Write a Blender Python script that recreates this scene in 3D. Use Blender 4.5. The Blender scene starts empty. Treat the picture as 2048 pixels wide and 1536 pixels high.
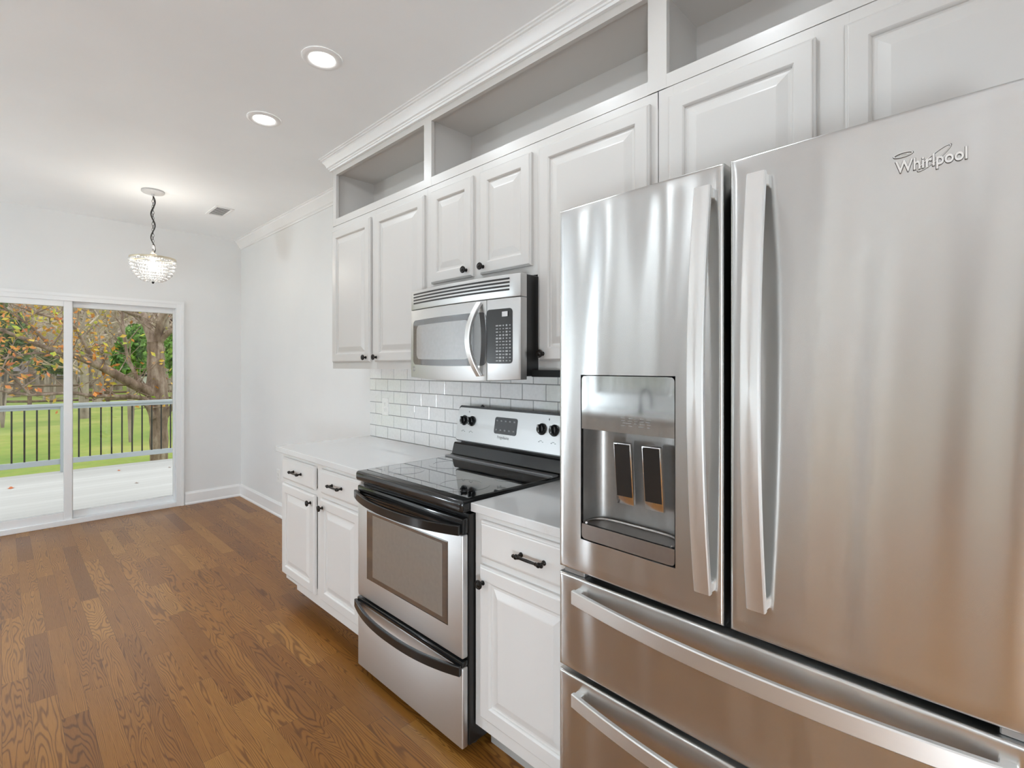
import bpy, bmesh, math, random
from mathutils import Vector, Matrix
C = bpy.context.scene.collection
SC = bpy.context.scene
PI = math.pi
R = math.radians

# ------------------------------------------------------------------ camera, sky, exposure
YAW = R(45.6)
cam_d = bpy.data.cameras.new('camera')
cam = bpy.data.objects.new('camera', cam_d)
C.objects.link(cam)
cam.location = (0, 0, 1.40)
cam.rotation_euler = (R(90), 0, -YAW)
cam_d.sensor_width = 36
cam_d.lens = 36 * 1002 / 2048
cam_d.shift_y = (732.6 - 768) / 2048
cam_d.clip_start = 0.02
cam_d.clip_end = 400
SC.camera = cam

world = bpy.data.worlds.new('sky'); SC.world = world
world.use_nodes = True
wn = world.node_tree.nodes; wl = world.node_tree.links
for n in list(wn): wn.remove(n)
w_out = wn.new('ShaderNodeOutputWorld'); w_bg = wn.new('ShaderNodeBackground')
w_tc = wn.new('ShaderNodeTexCoord'); w_sep = wn.new('ShaderNodeSeparateXYZ'); w_ramp = wn.new('ShaderNodeValToRGB')
w_ramp.color_ramp.elements[0].position = 0.0; w_ramp.color_ramp.elements[0].color = (0.84, 0.86, 0.88, 1)
w_ramp.color_ramp.elements[1].position = 0.9; w_ramp.color_ramp.elements[1].color = (0.97, 0.985, 1.0, 1)
wl.new(w_tc.outputs['Generated'], w_sep.inputs[0]); wl.new(w_sep.outputs['Z'], w_ramp.inputs[0])
wl.new(w_ramp.outputs[0], w_bg.inputs[0]); w_bg.inputs[1].default_value = 1.3
wl.new(w_bg.outputs[0], w_out.inputs[0])

SC.view_settings.view_transform = 'Standard'
SC.view_settings.look = 'None'
SC.view_settings.gamma = 1
SC.view_settings.use_curve_mapping = False
SC.view_settings.exposure = 0.52
SC.cycles.max_bounces = 14
SC.cycles.diffuse_bounces = 8
SC.cycles.glossy_bounces = 6
SC.cycles.transparent_max_bounces = 16
SC.cycles.caustics_reflective = False
SC.cycles.sample_clamp_indirect = 6

LAMP_W = 2.6        # each recessed ceiling lamp
PENDANT_W = 4.0
FILL_GLOBE_L = 84.0       # unseen fill globes, added to brighten the room

# ------------------------------------------------------------------ dimensions
XW = 1.827      # right wall
YB = 5.90       # rear wall with the sliding door
XL = -2.75      # left wall
YF = -2.60      # wall behind the camera
H = 2.755       # ceiling
UX = 1.522      # wall cabinet face frame
BX = 1.205      # base cabinet face frame
CT = 0.912      # counter top

# ------------------------------------------------------------------ material helpers
class NT:
    def __init__(self, name):
        self.m = bpy.data.materials.new(name); self.m.use_nodes = True
        self.t = self.m.node_tree
        self.p = self.t.nodes['Principled BSDF']
    def n(self, typ, **kw):
        x = self.t.nodes.new(typ)
        for k, v in kw.items(): setattr(x, k, v)
        return x
    def l(self, a, b): self.t.links.new(a, b)
    def val(self, sock, v):
        if hasattr(v, 'links') or hasattr(v, 'is_linked'): self.l(v, sock)
        else: sock.default_value = v
    def math(self, op, a, b=None, c=None):
        x = self.n('ShaderNodeMath', operation=op)
        self.val(x.inputs[0], a)
        if b is not None: self.val(x.inputs[1], b)
        if c is not None: self.val(x.inputs[2], c)
        return x.outputs[0]
    def comb(self, a, b, c):
        x = self.n('ShaderNodeCombineXYZ')
        for i, v in enumerate((a, b, c)): self.val(x.inputs[i], v)
        return x.outputs[0]
    def pos(self):
        g = self.n('ShaderNodeNewGeometry'); return g.outputs['Position']
    def sep(self, v):
        s = self.n('ShaderNodeSeparateXYZ'); self.l(v, s.inputs[0]); return s.outputs
    def scaled(self, v, s, off=(0, 0, 0)):
        m = self.n('ShaderNodeMapping'); self.l(v, m.inputs[0])
        m.inputs['Scale'].default_value = s; m.inputs['Location'].default_value = off
        return m.outputs[0]
    def noise(self, v, scale=5, detail=3, rough=0.5, dist=0.0):
        x = self.n('ShaderNodeTexNoise'); self.l(v, x.inputs['Vector'])
        x.inputs['Scale'].default_value = scale; x.inputs['Detail'].default_value = detail
        x.inputs['Roughness'].default_value = rough; x.inputs['Distortion'].default_value = dist
        return x.outputs['Fac']
    def ramp(self, f, stops):
        x = self.n('ShaderNodeValToRGB'); self.l(f, x.inputs[0])
        e = x.color_ramp.elements
        while len(e) < len(stops): e.new(0.5)
        for i, (p, c) in enumerate(stops):
            e[i].position = p; e[i].color = (*c, 1) if len(c) == 3 else c
        return x.outputs[0]
    def mix(self, f, a, b, typ='MIX'):
        x = self.n('ShaderNodeMix', data_type='RGBA', blend_type=typ)
        self.val(x.inputs['Factor'], f)
        for s, v in ((x.inputs[6], a), (x.inputs[7], b)):
            if isinstance(v, tuple): s.default_value = (*v, 1) if len(v) == 3 else v
            else: self.l(v, s)
        return x.outputs[2]
    def bump(self, h, strength=0.2, dist=0.01):
        x = self.n('ShaderNodeBump'); self.l(h, x.inputs['Height'])
        x.inputs['Strength'].default_value = strength; x.inputs['Distance'].default_value = dist
        self.l(x.outputs[0], self.p.inputs['Normal'])
    def set(self, **kw):
        for k, v in kw.items():
            s = self.p.inputs[k.replace('_', ' ')]
            if isinstance(v, tuple): s.default_value = (*v, 1) if len(v) == 3 else v
            else: self.val(s, v)

def lin(r, g, b):
    f = lambda c: c / 12.92 if c <= 0.04045 else ((c + 0.055) / 1.055) ** 2.4
    return (f(r / 255), f(g / 255), f(b / 255))

def paint(name, col, rough=0.5, bump=0.05, scale=180, var=0.02):
    t = NT(name)
    n = t.noise(t.pos(), scale, 2)
    n2 = t.noise(t.pos(), 1.7, 3)
    lo = tuple(c * (1 - var) for c in col); hi = tuple(min(1, c * (1 + var)) for c in col)
    t.set(Base_Color=t.ramp(n2, [(0.3, lo), (0.7, hi)]), Roughness=rough)
    t.bump(n, bump, 0.002)
    return t.m

def plain(name, col, rough=0.4, metal=0.0, **kw):
    t = NT(name)
    n = t.noise(t.pos(), 60, 2)
    t.set(Base_Color=t.ramp(n, [(0.2, tuple(c * 0.94 for c in col)), (0.8, tuple(min(1, c * 1.04) for c in col))]), Roughness=rough, Metallic=metal)
    t.set(**kw)
    return t.m

def steel(name, col, rough=0.25, aniso=0.6, along='y', wavy=0.0):
    t = NT(name)
    p = t.pos()
    s = {'y': (900, 6, 900), 'z': (900, 900, 6)}[along]
    s = (s[0] * .3, s[1] * .3, s[2] * .3)
    g = t.noise(t.scaled(p, s), 1.0, 3)
    sc = t.noise(t.scaled(p, (260, 9, 420)), 1.0, 2)
    t.set(Base_Color=t.ramp(g, [(0.3, tuple(c * 0.994 for c in col)), (0.7, tuple(min(1, c * 1.006) for c in col))]), Metallic=1.0)
    r = t.math('MULTIPLY_ADD', g, 0.004, rough - 0.002)
    t.set(Roughness=r, Anisotropic=aniso)
    tan = t.n('ShaderNodeTangent', direction_type='RADIAL', axis='Z' if along == 'y' else 'X')
    t.l(tan.outputs[0], t.p.inputs['Tangent'])
    t.set(Anisotropic_Rotation=0.25)
    if wavy > 0:
        w = t.noise(t.scaled(p, (1, 7.0, 1.3)), 1.0, 2, 0.4)
        x = t.n('ShaderNodeBump'); t.l(w, x.inputs['Height']); x.inputs['Strength'].default_value = 1.0
        x.inputs['Distance'].default_value = wavy
        t.l(x.outputs[0], t.p.inputs['Normal'])
    return t.m

M = {}
M['wall'] = paint('wall_paint', (0.765, 0.77, 0.765), 0.55)
M['ceiling'] = paint('ceiling_paint', (0.90, 0.92, 0.93), 0.7)
M['trim'] = paint('trim_paint', (0.84, 0.84, 0.835), 0.35, 0.02)
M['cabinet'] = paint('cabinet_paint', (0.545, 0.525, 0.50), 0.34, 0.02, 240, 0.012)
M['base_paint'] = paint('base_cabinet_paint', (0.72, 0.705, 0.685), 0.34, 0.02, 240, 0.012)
M['beige'] = paint('beige_paint', (0.50, 0.48, 0.44), 0.6)
M['vinyl'] = paint('white_vinyl', (0.82, 0.83, 0.835), 0.35, 0.01)
M['plastic_white'] = plain('white_plastic', (0.82, 0.82, 0.80), 0.3)
M['steel_fridge'] = steel('brushed_steel_doors', (0.66, 0.66, 0.65), 0.25, 0.92, 'y')
M['steel_handle'] = steel('brushed_steel_handles', (0.78, 0.775, 0.76), 0.42, 0.5, 'z')
M['steel_bar'] = steel('brushed_steel_bars', (0.78, 0.775, 0.76), 0.42, 0.5, 'y')
M['steel_range'] = steel('satin_steel', (0.76, 0.765, 0.765), 0.44, 0.5, 'y')
M['steel_panel'] = steel('satin_steel_panel', (0.50, 0.50, 0.495), 0.42, 0.3, 'y')
M['steel_microwave'] = steel('satin_steel_microwave', (0.62, 0.62, 0.615), 0.40, 0.4, 'y')
M['key_gray'] = plain('keypad_gray_print', (0.36, 0.36, 0.36), 0.4)
M['dispenser'] = plain('dispenser_gloss_panel', (0.64, 0.64, 0.63), 0.06, 1.0)
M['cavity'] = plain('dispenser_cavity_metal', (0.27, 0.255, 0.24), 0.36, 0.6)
M['tray'] = plain('dispenser_tray_metal', (0.36, 0.34, 0.325), 0.3, 0.9)
M['chrome'] = plain('chrome', (0.80, 0.80, 0.80), 0.12, 1.0)
M['black_gloss'] = plain('black_enamel', (0.012, 0.012, 0.012), 0.12)
M['black_satin'] = plain('black_satin', (0.018, 0.017, 0.016), 0.28)
M['black_glass'] = plain('black_ceramic_glass', (0.008, 0.008, 0.009), 0.02, Specular_IOR_Level=1.0, Coat_Weight=1.0, Coat_IOR=1.9, Coat_Roughness=0.02)
M['black_matte'] = plain('black_matte_metal', (0.012, 0.012, 0.012), 0.75, Specular_IOR_Level=0.2)
M['ring'] = plain('burner_print', (0.035, 0.035, 0.036), 0.05, Specular_IOR_Level=1.0, Coat_Weight=1.0, Coat_IOR=1.9, Coat_Roughness=0.03)
M['oven_glass'] = plain('dark_oven_glass', (0.045, 0.036, 0.030), 0.06, Specular_IOR_Level=1.0, Coat_Weight=1.0, Coat_IOR=2.1, Coat_Roughness=0.05)
M['oven_glass_glare'] = plain('oven_glass_floor_glare', (0.20, 0.185, 0.165), 0.08, Specular_IOR_Level=1.0, Coat_Weight=1.0, Coat_IOR=2.1, Coat_Roughness=0.05)  # inner glass lightened to stand in for the floor's reflection
M['micro_glass'] = plain('microwave_window_glass', (0.06, 0.06, 0.06), 0.07, Specular_IOR_Level=1.0, Coat_Weight=1.0, Coat_IOR=1.9)
M['screen_glass'] = plain('microwave_screen_mesh', (0.30, 0.30, 0.30), 0.10, Specular_IOR_Level=1.0, Coat_Weight=1.0, Coat_IOR=2.2, Coat_Roughness=0.06)
M['dark_gray'] = plain('dark_gray_plastic', (0.055, 0.055, 0.055), 0.4)
M['mid_gray'] = plain('mid_gray_plastic', (0.22, 0.22, 0.22), 0.4)
M['light_gray'] = plain('light_gray_print', (0.55, 0.55, 0.55), 0.4)
M['display'] = plain('panel_display', (0.06, 0.06, 0.062), 0.15)
M['bronze'] = plain('oil_rubbed_metal', (0.022, 0.019, 0.017), 0.28, 0.7)
M['badge'] = plain('badge_silver', (0.74, 0.725, 0.70), 0.3, 0.15)
M['badge_dark'] = plain('badge_edge', (0.10, 0.09, 0.08), 0.35, 0.6)
M['grout'] = plain('gray_grout', (0.22, 0.22, 0.22), 0.8)
M['tile'] = plain('glazed_white_tile', (0.79, 0.79, 0.785), 0.06, Coat_Weight=0.3)
M['hinge'] = plain('gray_hinge_cap', (0.30, 0.29, 0.28), 0.4, 0.5)
M['toe'] = paint('toe_kick_paint', (0.42, 0.41, 0.39), 0.5)
M['fridge_side'] = plain('gray_cabinet_side', (0.12, 0.12, 0.12), 0.45)
M['brass'] = plain('pale_brass', (0.70, 0.62, 0.48), 0.3, 0.8)
M['gray_rail'] = paint('gray_rail_paint', (0.40, 0.435, 0.46), 0.5)
M['black_metal'] = plain('black_baluster_metal', (0.02, 0.02, 0.018), 0.4, 0.4)

def emit(name, col, s):
    t = NT(name); t.set(Base_Color=(0.8, 0.8, 0.8), Emission_Color=col); t.set(Emission_Strength=s)
    return t.m
M['lens'] = emit('lit_lens', (1.0, 0.985, 0.95), 9.0)
M['globe'] = emit('lit_fill_globe', (0.79, 0.905, 1.0), FILL_GLOBE_L)
M['slab_brown'] = paint('reflection_slab_paint', (0.10, 0.075, 0.055), 0.4)
M['bulb'] = emit('lit_bulb', (1.0, 0.95, 0.86), 30.0)

def quartz():
    t = NT('white_quartz'); p = t.pos()
    v = t.noise(t.scaled(p, (1, 1.6, 1)), 3.2, 6, 0.62, 1.3)
    ridge = t.math('ABSOLUTE', t.math('SUBTRACT', v, 0.5))
    f = t.ramp(ridge, [(0.0, (1, 1, 1)), (0.018, (0, 0, 0))])
    patch = t.noise(p, 2.1, 2)
    k = t.math('MULTIPLY', f, t.ramp(patch, [(0.5, (0, 0, 0)), (0.7, (0.6, 0.6, 0.6))]))
    t.set(Base_Color=t.mix(k, (0.67, 0.668, 0.66), (0.52, 0.50, 0.48)), Roughness=0.09)
    t.set(Coat_Weight=0.3)
    return t.m
M['quartz'] = quartz()

def glass(name, tint=(0.97, 0.985, 0.98)):
    m = bpy.data.materials.new(name); m.use_nodes = True
    nt = m.node_tree
    for n in list(nt.nodes): nt.nodes.remove(n)
    o = nt.nodes.new('ShaderNodeOutputMaterial'); mix = nt.nodes.new('ShaderNodeMixShader')
    tr = nt.nodes.new('ShaderNodeBsdfTransparent'); gl = nt.nodes.new('ShaderNodeBsdfGlossy'); fr = nt.nodes.new('ShaderNodeFresnel')
    tr.inputs[0].default_value = (*tint, 1); gl.inputs['Roughness'].default_value = 0.0; fr.inputs[0].default_value = 1.45
    nt.links.new(fr.outputs[0], mix.inputs[0]); nt.links.new(tr.outputs[0], mix.inputs[1]); nt.links.new(gl.outputs[0], mix.inputs[2])
    nt.links.new(mix.outputs[0], o.inputs[0])
    return m
M['glass'] = glass('window_glass')
def crystal():
    t = NT('crystal_beads'); t.set(Base_Color=(0.97, 0.97, 0.97), Roughness=0.2)
    t.set(Transmission_Weight=0.5, IOR=1.45)
    return t.m
M['crystal'] = crystal()
def curtain():
    m = bpy.data.materials.new('sheer_white_cloth'); m.use_nodes = True
    nt = m.node_tree
    for n in list(nt.nodes): nt.nodes.remove(n)
    o = nt.nodes.new('ShaderNodeOutputMaterial'); mix = nt.nodes.new('ShaderNodeMixShader'); mix.inputs[0].default_value = 0.6
    d = nt.nodes.new('ShaderNodeBsdfDiffuse'); tl = nt.nodes.new('ShaderNodeBsdfTranslucent')
    tc = nt.nodes.new('ShaderNodeTexCoord'); w = nt.nodes.new('ShaderNodeTexNoise'); w.inputs['Scale'].default_value = 80
    cr = nt.nodes.new('ShaderNodeValToRGB'); cr.color_ramp.elements[0].color = (.84, .84, .83, 1); cr.color_ramp.elements[1].color = (.92, .92, .91, 1)
    nt.links.new(tc.outputs['Object'], w.inputs['Vector']); nt.links.new(w.outputs['Fac'], cr.inputs[0])
    nt.links.new(cr.outputs[0], d.inputs[0]); nt.links.new(cr.outputs[0], tl.inputs[0])
    nt.links.new(d.outputs[0], mix.inputs[1]); nt.links.new(tl.outputs[0], mix.inputs[2]); nt.links.new(mix.outputs[0], o.inputs[0])
    return m
M['curtain'] = curtain()

def oak_floor():
    t = NT('oak_strip_floor'); p = t.sep(t.pos())
    x, y = p[0], p[1]
    W = 0.0826
    u = t.math('DIVIDE', t.math('ADD', x, 3.9605), W)
    col = t.math('FLOOR', u)
    fu = t.math('SUBTRACT', u, col)
    wn1 = t.n('ShaderNodeTexWhiteNoise', noise_dimensions='1D'); t.l(col, wn1.inputs['W'])
    wn2 = t.n('ShaderNodeTexWhiteNoise', noise_dimensions='1D'); t.l(t.math('ADD', col, 71.3), wn2.inputs['W'])
    L = t.math('MULTIPLY_ADD', wn1.outputs['Value'], 0.55, 0.50)
    v = t.math('DIVIDE', t.math('ADD', y, t.math('MULTIPLY_ADD', wn2.outputs['Value'], 1.3, 5.0)), L)
    # vary the joints along each strip
    row = t.math('FLOOR', v)
    fv = t.math('SUBTRACT', v, row)
    wid = t.n('ShaderNodeTexWhiteNoise', noise_dimensions='2D'); t.l(t.comb(col, row, 0.0), wid.inputs['Vector'])
    rid = wid.outputs['Value']; rcol = t.sep(wid.outputs['Color'])
    # cathedral grain: contour lines of a smooth field stretched along the board
    gx = t.math('MULTIPLY_ADD', rcol[0], 37.0, t.math('MULTIPLY', x, 11.0))
    gy = t.math('MULTIPLY_ADD', rcol[1], 53.0, t.math('MULTIPLY', y, 1.35))
    gz = t.math('MULTIPLY', rcol[2], 29.0)
    gv = t.comb(gx, gy, gz)
    field = t.noise(gv, 1.0, 2.2, 0.45, 0.35)
    cross = t.math('MULTIPLY', t.math('ABSOLUTE', t.math('SUBTRACT', fu, 0.5)), t.math('MULTIPLY_ADD', rcol[2], 0.7, 0.12))
    field2 = t.math('ADD', field, cross)
    k = t.math('MULTIPLY_ADD', rcol[1], 14.0, 15.0)
    wave = t.math('SINE', t.math('MULTIPLY', t.math('MULTIPLY', field2, k), 6.283))
    lines = t.ramp(t.math('MULTIPLY_ADD', wave, 0.5, 0.5), [(0.0, (0, 0, 0)), (0.62, (0.05, 0.05, 0.05)), (0.90, (0.75, 0.75, 0.75)), (1.0, (1, 1, 1))])
    fine = t.noise(t.comb(t.math('MULTIPLY', x, 420.0), t.math('MULTIPLY', y, 14.0), gz), 1.0, 3, 0.6)
    mott = t.noise(t.comb(t.math('MULTIPLY', x, 9.0), t.math('MULTIPLY', y, 3.0), gz), 1.0, 3, 0.55)
    base = t.ramp(rid, [(0.0, lin(128, 81, 31)), (0.2, lin(144, 94, 37)), (0.55, lin(153, 102, 42)), (0.85, lin(160, 109, 47)), (1.0, lin(172, 122, 58))])
    base = t.mix(t.math('MULTIPLY', t.math('SUBTRACT', mott, 0.35), 0.7), base, lin(124, 80, 34))
    dark = t.mix(1.0, base, (0.36, 0.28, 0.20), 'MULTIPLY')
    gs = t.math('MULTIPLY', lines, t.math('MULTIPLY_ADD', fine, 0.5, 0.50))
    c = t.mix(gs, base, dark)
    c = t.mix(t.ramp(fine, [(0.5, (0, 0, 0)), (0.75, (0.4, 0.4, 0.4))]), c, dark)
    eu = t.math('MULTIPLY', t.math('MINIMUM', fu, t.math('SUBTRACT', 1.0, fu)), W)
    ev = t.math('MULTIPLY', t.math('MINIMUM', fv, t.math('SUBTRACT', 1.0, fv)), L)
    e = t.math('MINIMUM', eu, ev)
    joint = t.ramp(t.math('MULTIPLY', e, 100.0), [(0.04, (1, 1, 1)), (0.12, (0, 0, 0))])
    c = t.mix(t.math('MULTIPLY', joint, 0.55), c, lin(62, 36, 16))
    t.set(Base_Color=c, Roughness=t.math('MULTIPLY_ADD', fine, 0.12, 0.30), Specular_IOR_Level=0.3)
    t.set(Coat_Weight=0.08, Coat_Roughness=0.16)
    hgt = t.math('ADD', t.math('MULTIPLY', joint, -1.0), t.math('MULTIPLY', gs, -0.3))
    t.bump(hgt, 0.12, 0.002)
    return t.m
M['oak'] = oak_floor()

def deck_mat():
    t = NT('weathered_white_deck'); p = t.sep(t.pos())
    v = t.math('DIVIDE', p[1], 0.142)
    row = t.math('FLOOR', v); fv = t.math('SUBTRACT', v, row)
    wnn = t.n('ShaderNodeTexWhiteNoise', noise_dimensions='1D'); t.l(row, wnn.inputs['W'])
    g = t.noise(t.comb(t.math('MULTIPLY', p[0], 3.0), t.math('MULTIPLY', p[1], 70.0), row), 1.0, 4, 0.6)
    base = t.ramp(t.math('MULTIPLY_ADD', wnn.outputs['Value'], 0.3, t.math('MULTIPLY', g, 0.7)), [(0.2, (0.48, 0.47, 0.455)), (0.8, (0.63, 0.625, 0.61))])
    e = t.math('MINIMUM', fv, t.math('SUBTRACT', 1.0, fv))
    j = t.ramp(e, [(0.012, (1, 1, 1)), (0.035, (0, 0, 0))])
    t.set(Base_Color=t.mix(t.math('MULTIPLY', j, 0.5), base, (0.32, 0.32, 0.32)), Roughness=0.6)
    return t.m
M['deck'] = deck_mat()

def speckle(name, stops, scale, rough=0.9, detail=5, bump=0.4, stretch=(1, 1, 1)):
    t = NT(name)
    n = t.noise(t.scaled(t.pos(), stretch), scale, detail, 0.65)
    t.set(Base_Color=t.ramp(n, stops), Roughness=rough)
    t.bump(n, bump, 0.03)
    return t.m
def lawn_mat():
    t = NT('autumn_lawn'); p = t.pos()
    n = t.noise(p, 0.35, 6, 0.7); f = t.noise(p, 9, 4, 0.7)
    a = t.ramp(n, [(0.3, lin(98, 134, 46)), (0.5, lin(134, 154, 64)), (0.7, lin(168, 168, 90))])
    t.set(Base_Color=t.mix(t.ramp(f, [(0.45, (0, 0, 0)), (0.75, (0.5, 0.5, 0.5))]), a, lin(146, 128, 72)), Roughness=0.95)
    t.bump(f, 0.5, 0.04)
    return t.m
M['lawn'] = lawn_mat()
M['bark'] = speckle('furrowed_bark', [(0.3, lin(92, 72, 58)), (0.5, lin(140, 118, 102)), (0.72, lin(186, 168, 152))], 9, 0.95, 6, 0.9, (1, 1, 0.35))
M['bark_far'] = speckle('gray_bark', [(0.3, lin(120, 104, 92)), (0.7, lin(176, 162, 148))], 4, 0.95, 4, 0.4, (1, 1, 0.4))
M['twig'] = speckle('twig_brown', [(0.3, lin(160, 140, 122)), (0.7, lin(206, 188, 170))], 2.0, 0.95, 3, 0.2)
def leafmat(name, stops, scale=6):
    t = NT(name)
    n = t.noise(t.pos(), scale, 3, 0.7)
    t.set(Base_Color=t.ramp(n, stops), Roughness=0.7)
    return t.m
M['leaf_autumn'] = leafmat('autumn_leaves', [(0.32, lin(206, 112, 70)), (0.45, lin(214, 140, 62)), (0.55, lin(206, 180, 70)), (0.68, lin(160, 196, 58))], 2.6)
M['leaf_dark'] = leafmat('evergreen_leaves', [(0.3, lin(58, 78, 38)), (0.55, lin(98, 120, 58)), (0.75, lin(138, 152, 74))], 3.0)
M['leaf_green'] = leafmat('bright_green_leaves', [(0.3, lin(74, 112, 44)), (0.55, lin(112, 152, 62)), (0.75, lin(164, 186, 82))], 3.0)
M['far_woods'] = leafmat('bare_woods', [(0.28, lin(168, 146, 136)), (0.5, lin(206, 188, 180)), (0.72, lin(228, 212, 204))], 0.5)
M['dry_leaf'] = plain('dry_leaf_orange', lin(196, 104, 50), 0.7)
M['dry_leaf_gray'] = plain('dry_leaf_gray', lin(150, 136, 128), 0.7)
M['fence_wood'] = speckle('old_fence_wood', [(0.3, lin(84, 66, 52)), (0.7, lin(134, 112, 92))], 5, 0.9)
M['siding_tan'] = paint('tan_siding', lin(176, 156, 138), 0.8)
M['siding_white'] = paint('white_siding', lin(226, 224, 222), 0.8)
M['shingle'] = speckle('gray_shingles', [(0.3, lin(108, 100, 100)), (0.7, lin(140, 132, 132))], 6, 0.9)
M['pot'] = plain('pale_ceramic', (0.55, 0.53, 0.48), 0.5)

# ------------------------------------------------------------------ geometry helpers
def box(bm, x0, x1, y0, y1, z0, z1, bevel=0.0, seg=2):
    xs, ys, zs = sorted((x0, x1)), sorted((y0, y1)), sorted((z0, z1))
    v = [bm.verts.new((x, y, z)) for x in xs for y in ys for z in zs]
    f = [(0, 1, 3, 2), (4, 6, 7, 5), (0, 4, 5, 1), (2, 3, 7, 6), (0, 2, 6, 4), (1, 5, 7, 3)]
    fs = [bm.faces.new([v[i] for i in q]) for q in f]
    if bevel > 0:
        es = list({e for q in fs for e in q.edges})
        bmesh.ops.bevel(bm, geom=es, offset=bevel, offset_type='OFFSET', segments=seg, profile=0.5, affect='EDGES', clamp_overlap=True)

def lathe(bm, prof, org, axis='z', sign=1, seg=24, cap=True):
    """prof: (along, radius) pairs"""
    rings = []
    for a, r in prof:
        ring = []
        for i in range(seg):
            t = 2 * PI * i / seg; c, s = r * math.cos(t), r * math.sin(t)
            a2 = a * sign
            p = {'z': (c, s, a2), 'x': (a2, c, s), 'y': (s, a2, c)}[axis]
            ring.append(bm.verts.new((org[0] + p[0], org[1] + p[1], org[2] + p[2])))
        rings.append(ring)
    for A, B in zip(rings, rings[1:]):
        for i in range(seg):
            j = (i + 1) % seg
            bm.faces.new((A[i], A[j], B[j], B[i]))
    if cap:
        if prof[0][1] > 1e-5: bm.faces.new(rings[0][::-1])
        if prof[-1][1] > 1e-5: bm.faces.new(rings[-1])

def frames(pts):
    P = [Vector(p) for p in pts]; T = []
    for i in range(len(P)):
        a = P[max(0, i - 1)]; b = P[min(len(P) - 1, i + 1)]
        T.append((b - a).normalized())
    up = Vector((0, 0, 1)) if abs(T[0].z) < 0.9 else Vector((1, 0, 0))
    n = T[0].cross(up).normalized(); out = []
    for t in T:
        n = (n - t * n.dot(t)).normalized(); out.append((n, t.cross(n).normalized()))
    return P, out

def tube(bm, pts, rad, seg=8, cap=True):
    P, F = frames(pts)
    if not hasattr(rad, '__len__'): rad = [rad] * len(P)
    rings = []
    for p, (n, b), r in zip(P, F, rad):
        rings.append([bm.verts.new(p + (n * math.cos(2 * PI * i / seg) + b * math.sin(2 * PI * i / seg)) * r) for i in range(seg)])
    for A, B in zip(rings, rings[1:]):
        for i in range(seg):
            j = (i + 1) % seg; bm.faces.new((A[i], A[j], B[j], B[i]))
    if cap:
        bm.faces.new(rings[0][::-1]); bm.faces.new(rings[-1])

def sweep(bm, path, prof, side=1, closed_ends=True):
    """path: xy points; prof: (out, z) pairs; out points to the left (side=1) of the path"""
    P = [Vector((p[0], p[1])) for p in path]; rings = []
    for i, p in enumerate(P):
        ns = []
        if i > 0: d = (P[i] - P[i - 1]).normalized(); ns.append(Vector((-d.y, d.x)) * side)
        if i < len(P) - 1: d = (P[i + 1] - P[i]).normalized(); ns.append(Vector((-d.y, d.x)) * side)
        m = ns[0] if len(ns) == 1 else (ns[0] + ns[1]) / (1 + ns[0].dot(ns[1]))
        rings.append([bm.verts.new((p.x + m.x * o, p.y + m.y * o, z)) for o, z in prof])
    k = len(prof)
    for A, B in zip(rings, rings[1:]):
        for i in range(k):
            j = (i + 1) % k; bm.faces.new((A[i], A[j], B[j], B[i]))
    if closed_ends:
        bm.faces.new(rings[0][::-1]); bm.faces.new(rings[-1])

def rect_rings(bm, x, y0, y1, z0, z1, rings, back=True):
    """concentric rectangles on a face looking towards -x; rings: (inset, height towards -x)"""
    L = []
    for i, h in rings:
        L.append([bm.verts.new((x - h, yy, zz)) for yy, zz in ((y0 + i, z0 + i), (y1 - i, z0 + i), (y1 - i, z1 - i), (y0 + i, z1 - i))])
    for A, B in zip(L, L[1:]):
        for i in range(4):
            j = (i + 1) % 4; bm.faces.new((A[i], A[j], B[j], B[i]))
    bm.faces.new(L[-1])
    if back: bm.faces.new(L[0][::-1])

def bar(bm, pts, w_dir, w, t):
    """flat bar: rectangle w (along w_dir) by t swept through pts, softened corners"""
    wd = Vector(w_dir).normalized(); P = [Vector(p) for p in pts]; rings = []
    c = min(w, t) * 0.18
    for i, p in enumerate(P):
        a = P[max(0, i - 1)]; b = P[min(len(P) - 1, i + 1)]
        tg = (b - a).normalized(); nd = tg.cross(wd).normalized()
        q = [(-w/2 + c, -t/2), (w/2 - c, -t/2), (w/2, -t/2 + c), (w/2, t/2 - c), (w/2 - c, t/2), (-w/2 + c, t/2), (-w/2, t/2 - c), (-w/2, -t/2 + c)]
        rings.append([bm.verts.new(p + wd * u + nd * v) for u, v in q])
    k = 8
    for A, B in zip(rings, rings[1:]):
        for i in range(k):
            j = (i + 1) % k; bm.faces.new((A[i], A[j], B[j], B[i]))
    bm.faces.new(rings[0][::-1]); bm.faces.new(rings[-1])

def new(): return bmesh.new()

def obj(name, bm, mat, parent=None, smooth=None, label=None):
    """link a bmesh (world coordinates) as ONE mesh object, under parent if given"""
    me = bpy.data.meshes.new(name)
    bmesh.ops.recalc_face_normals(bm, faces=bm.faces)
    bm.to_mesh(me); bm.free()
    if smooth is not None:
        for p in me.polygons: p.use_smooth = True
        me.set_sharp_from_angle(angle=R(smooth))
    me.materials.append(M[mat] if isinstance(mat, str) else mat)
    o = bpy.data.objects.new(name, me); C.objects.link(o)
    if parent is not None:
        r = parent
        while r.parent: r = r.parent
        me.transform(Matrix.Translation(-r.location)); o.parent = parent
    if label: o['label'] = label
    return o

def thing(name, label, cat, loc, group=None):
    o = bpy.data.objects.new(name, None); C.objects.link(o)
    o.location = loc; o.empty_display_size = 0.05
    o['label'] = label; o['category'] = cat
    if group: o['group'] = group
    return o

def tag(o, label, cat, group=None, kind=None):
    o['label'] = label; o['category'] = cat
    if group: o['group'] = group
    if kind: o['kind'] = kind
    return o

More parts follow.
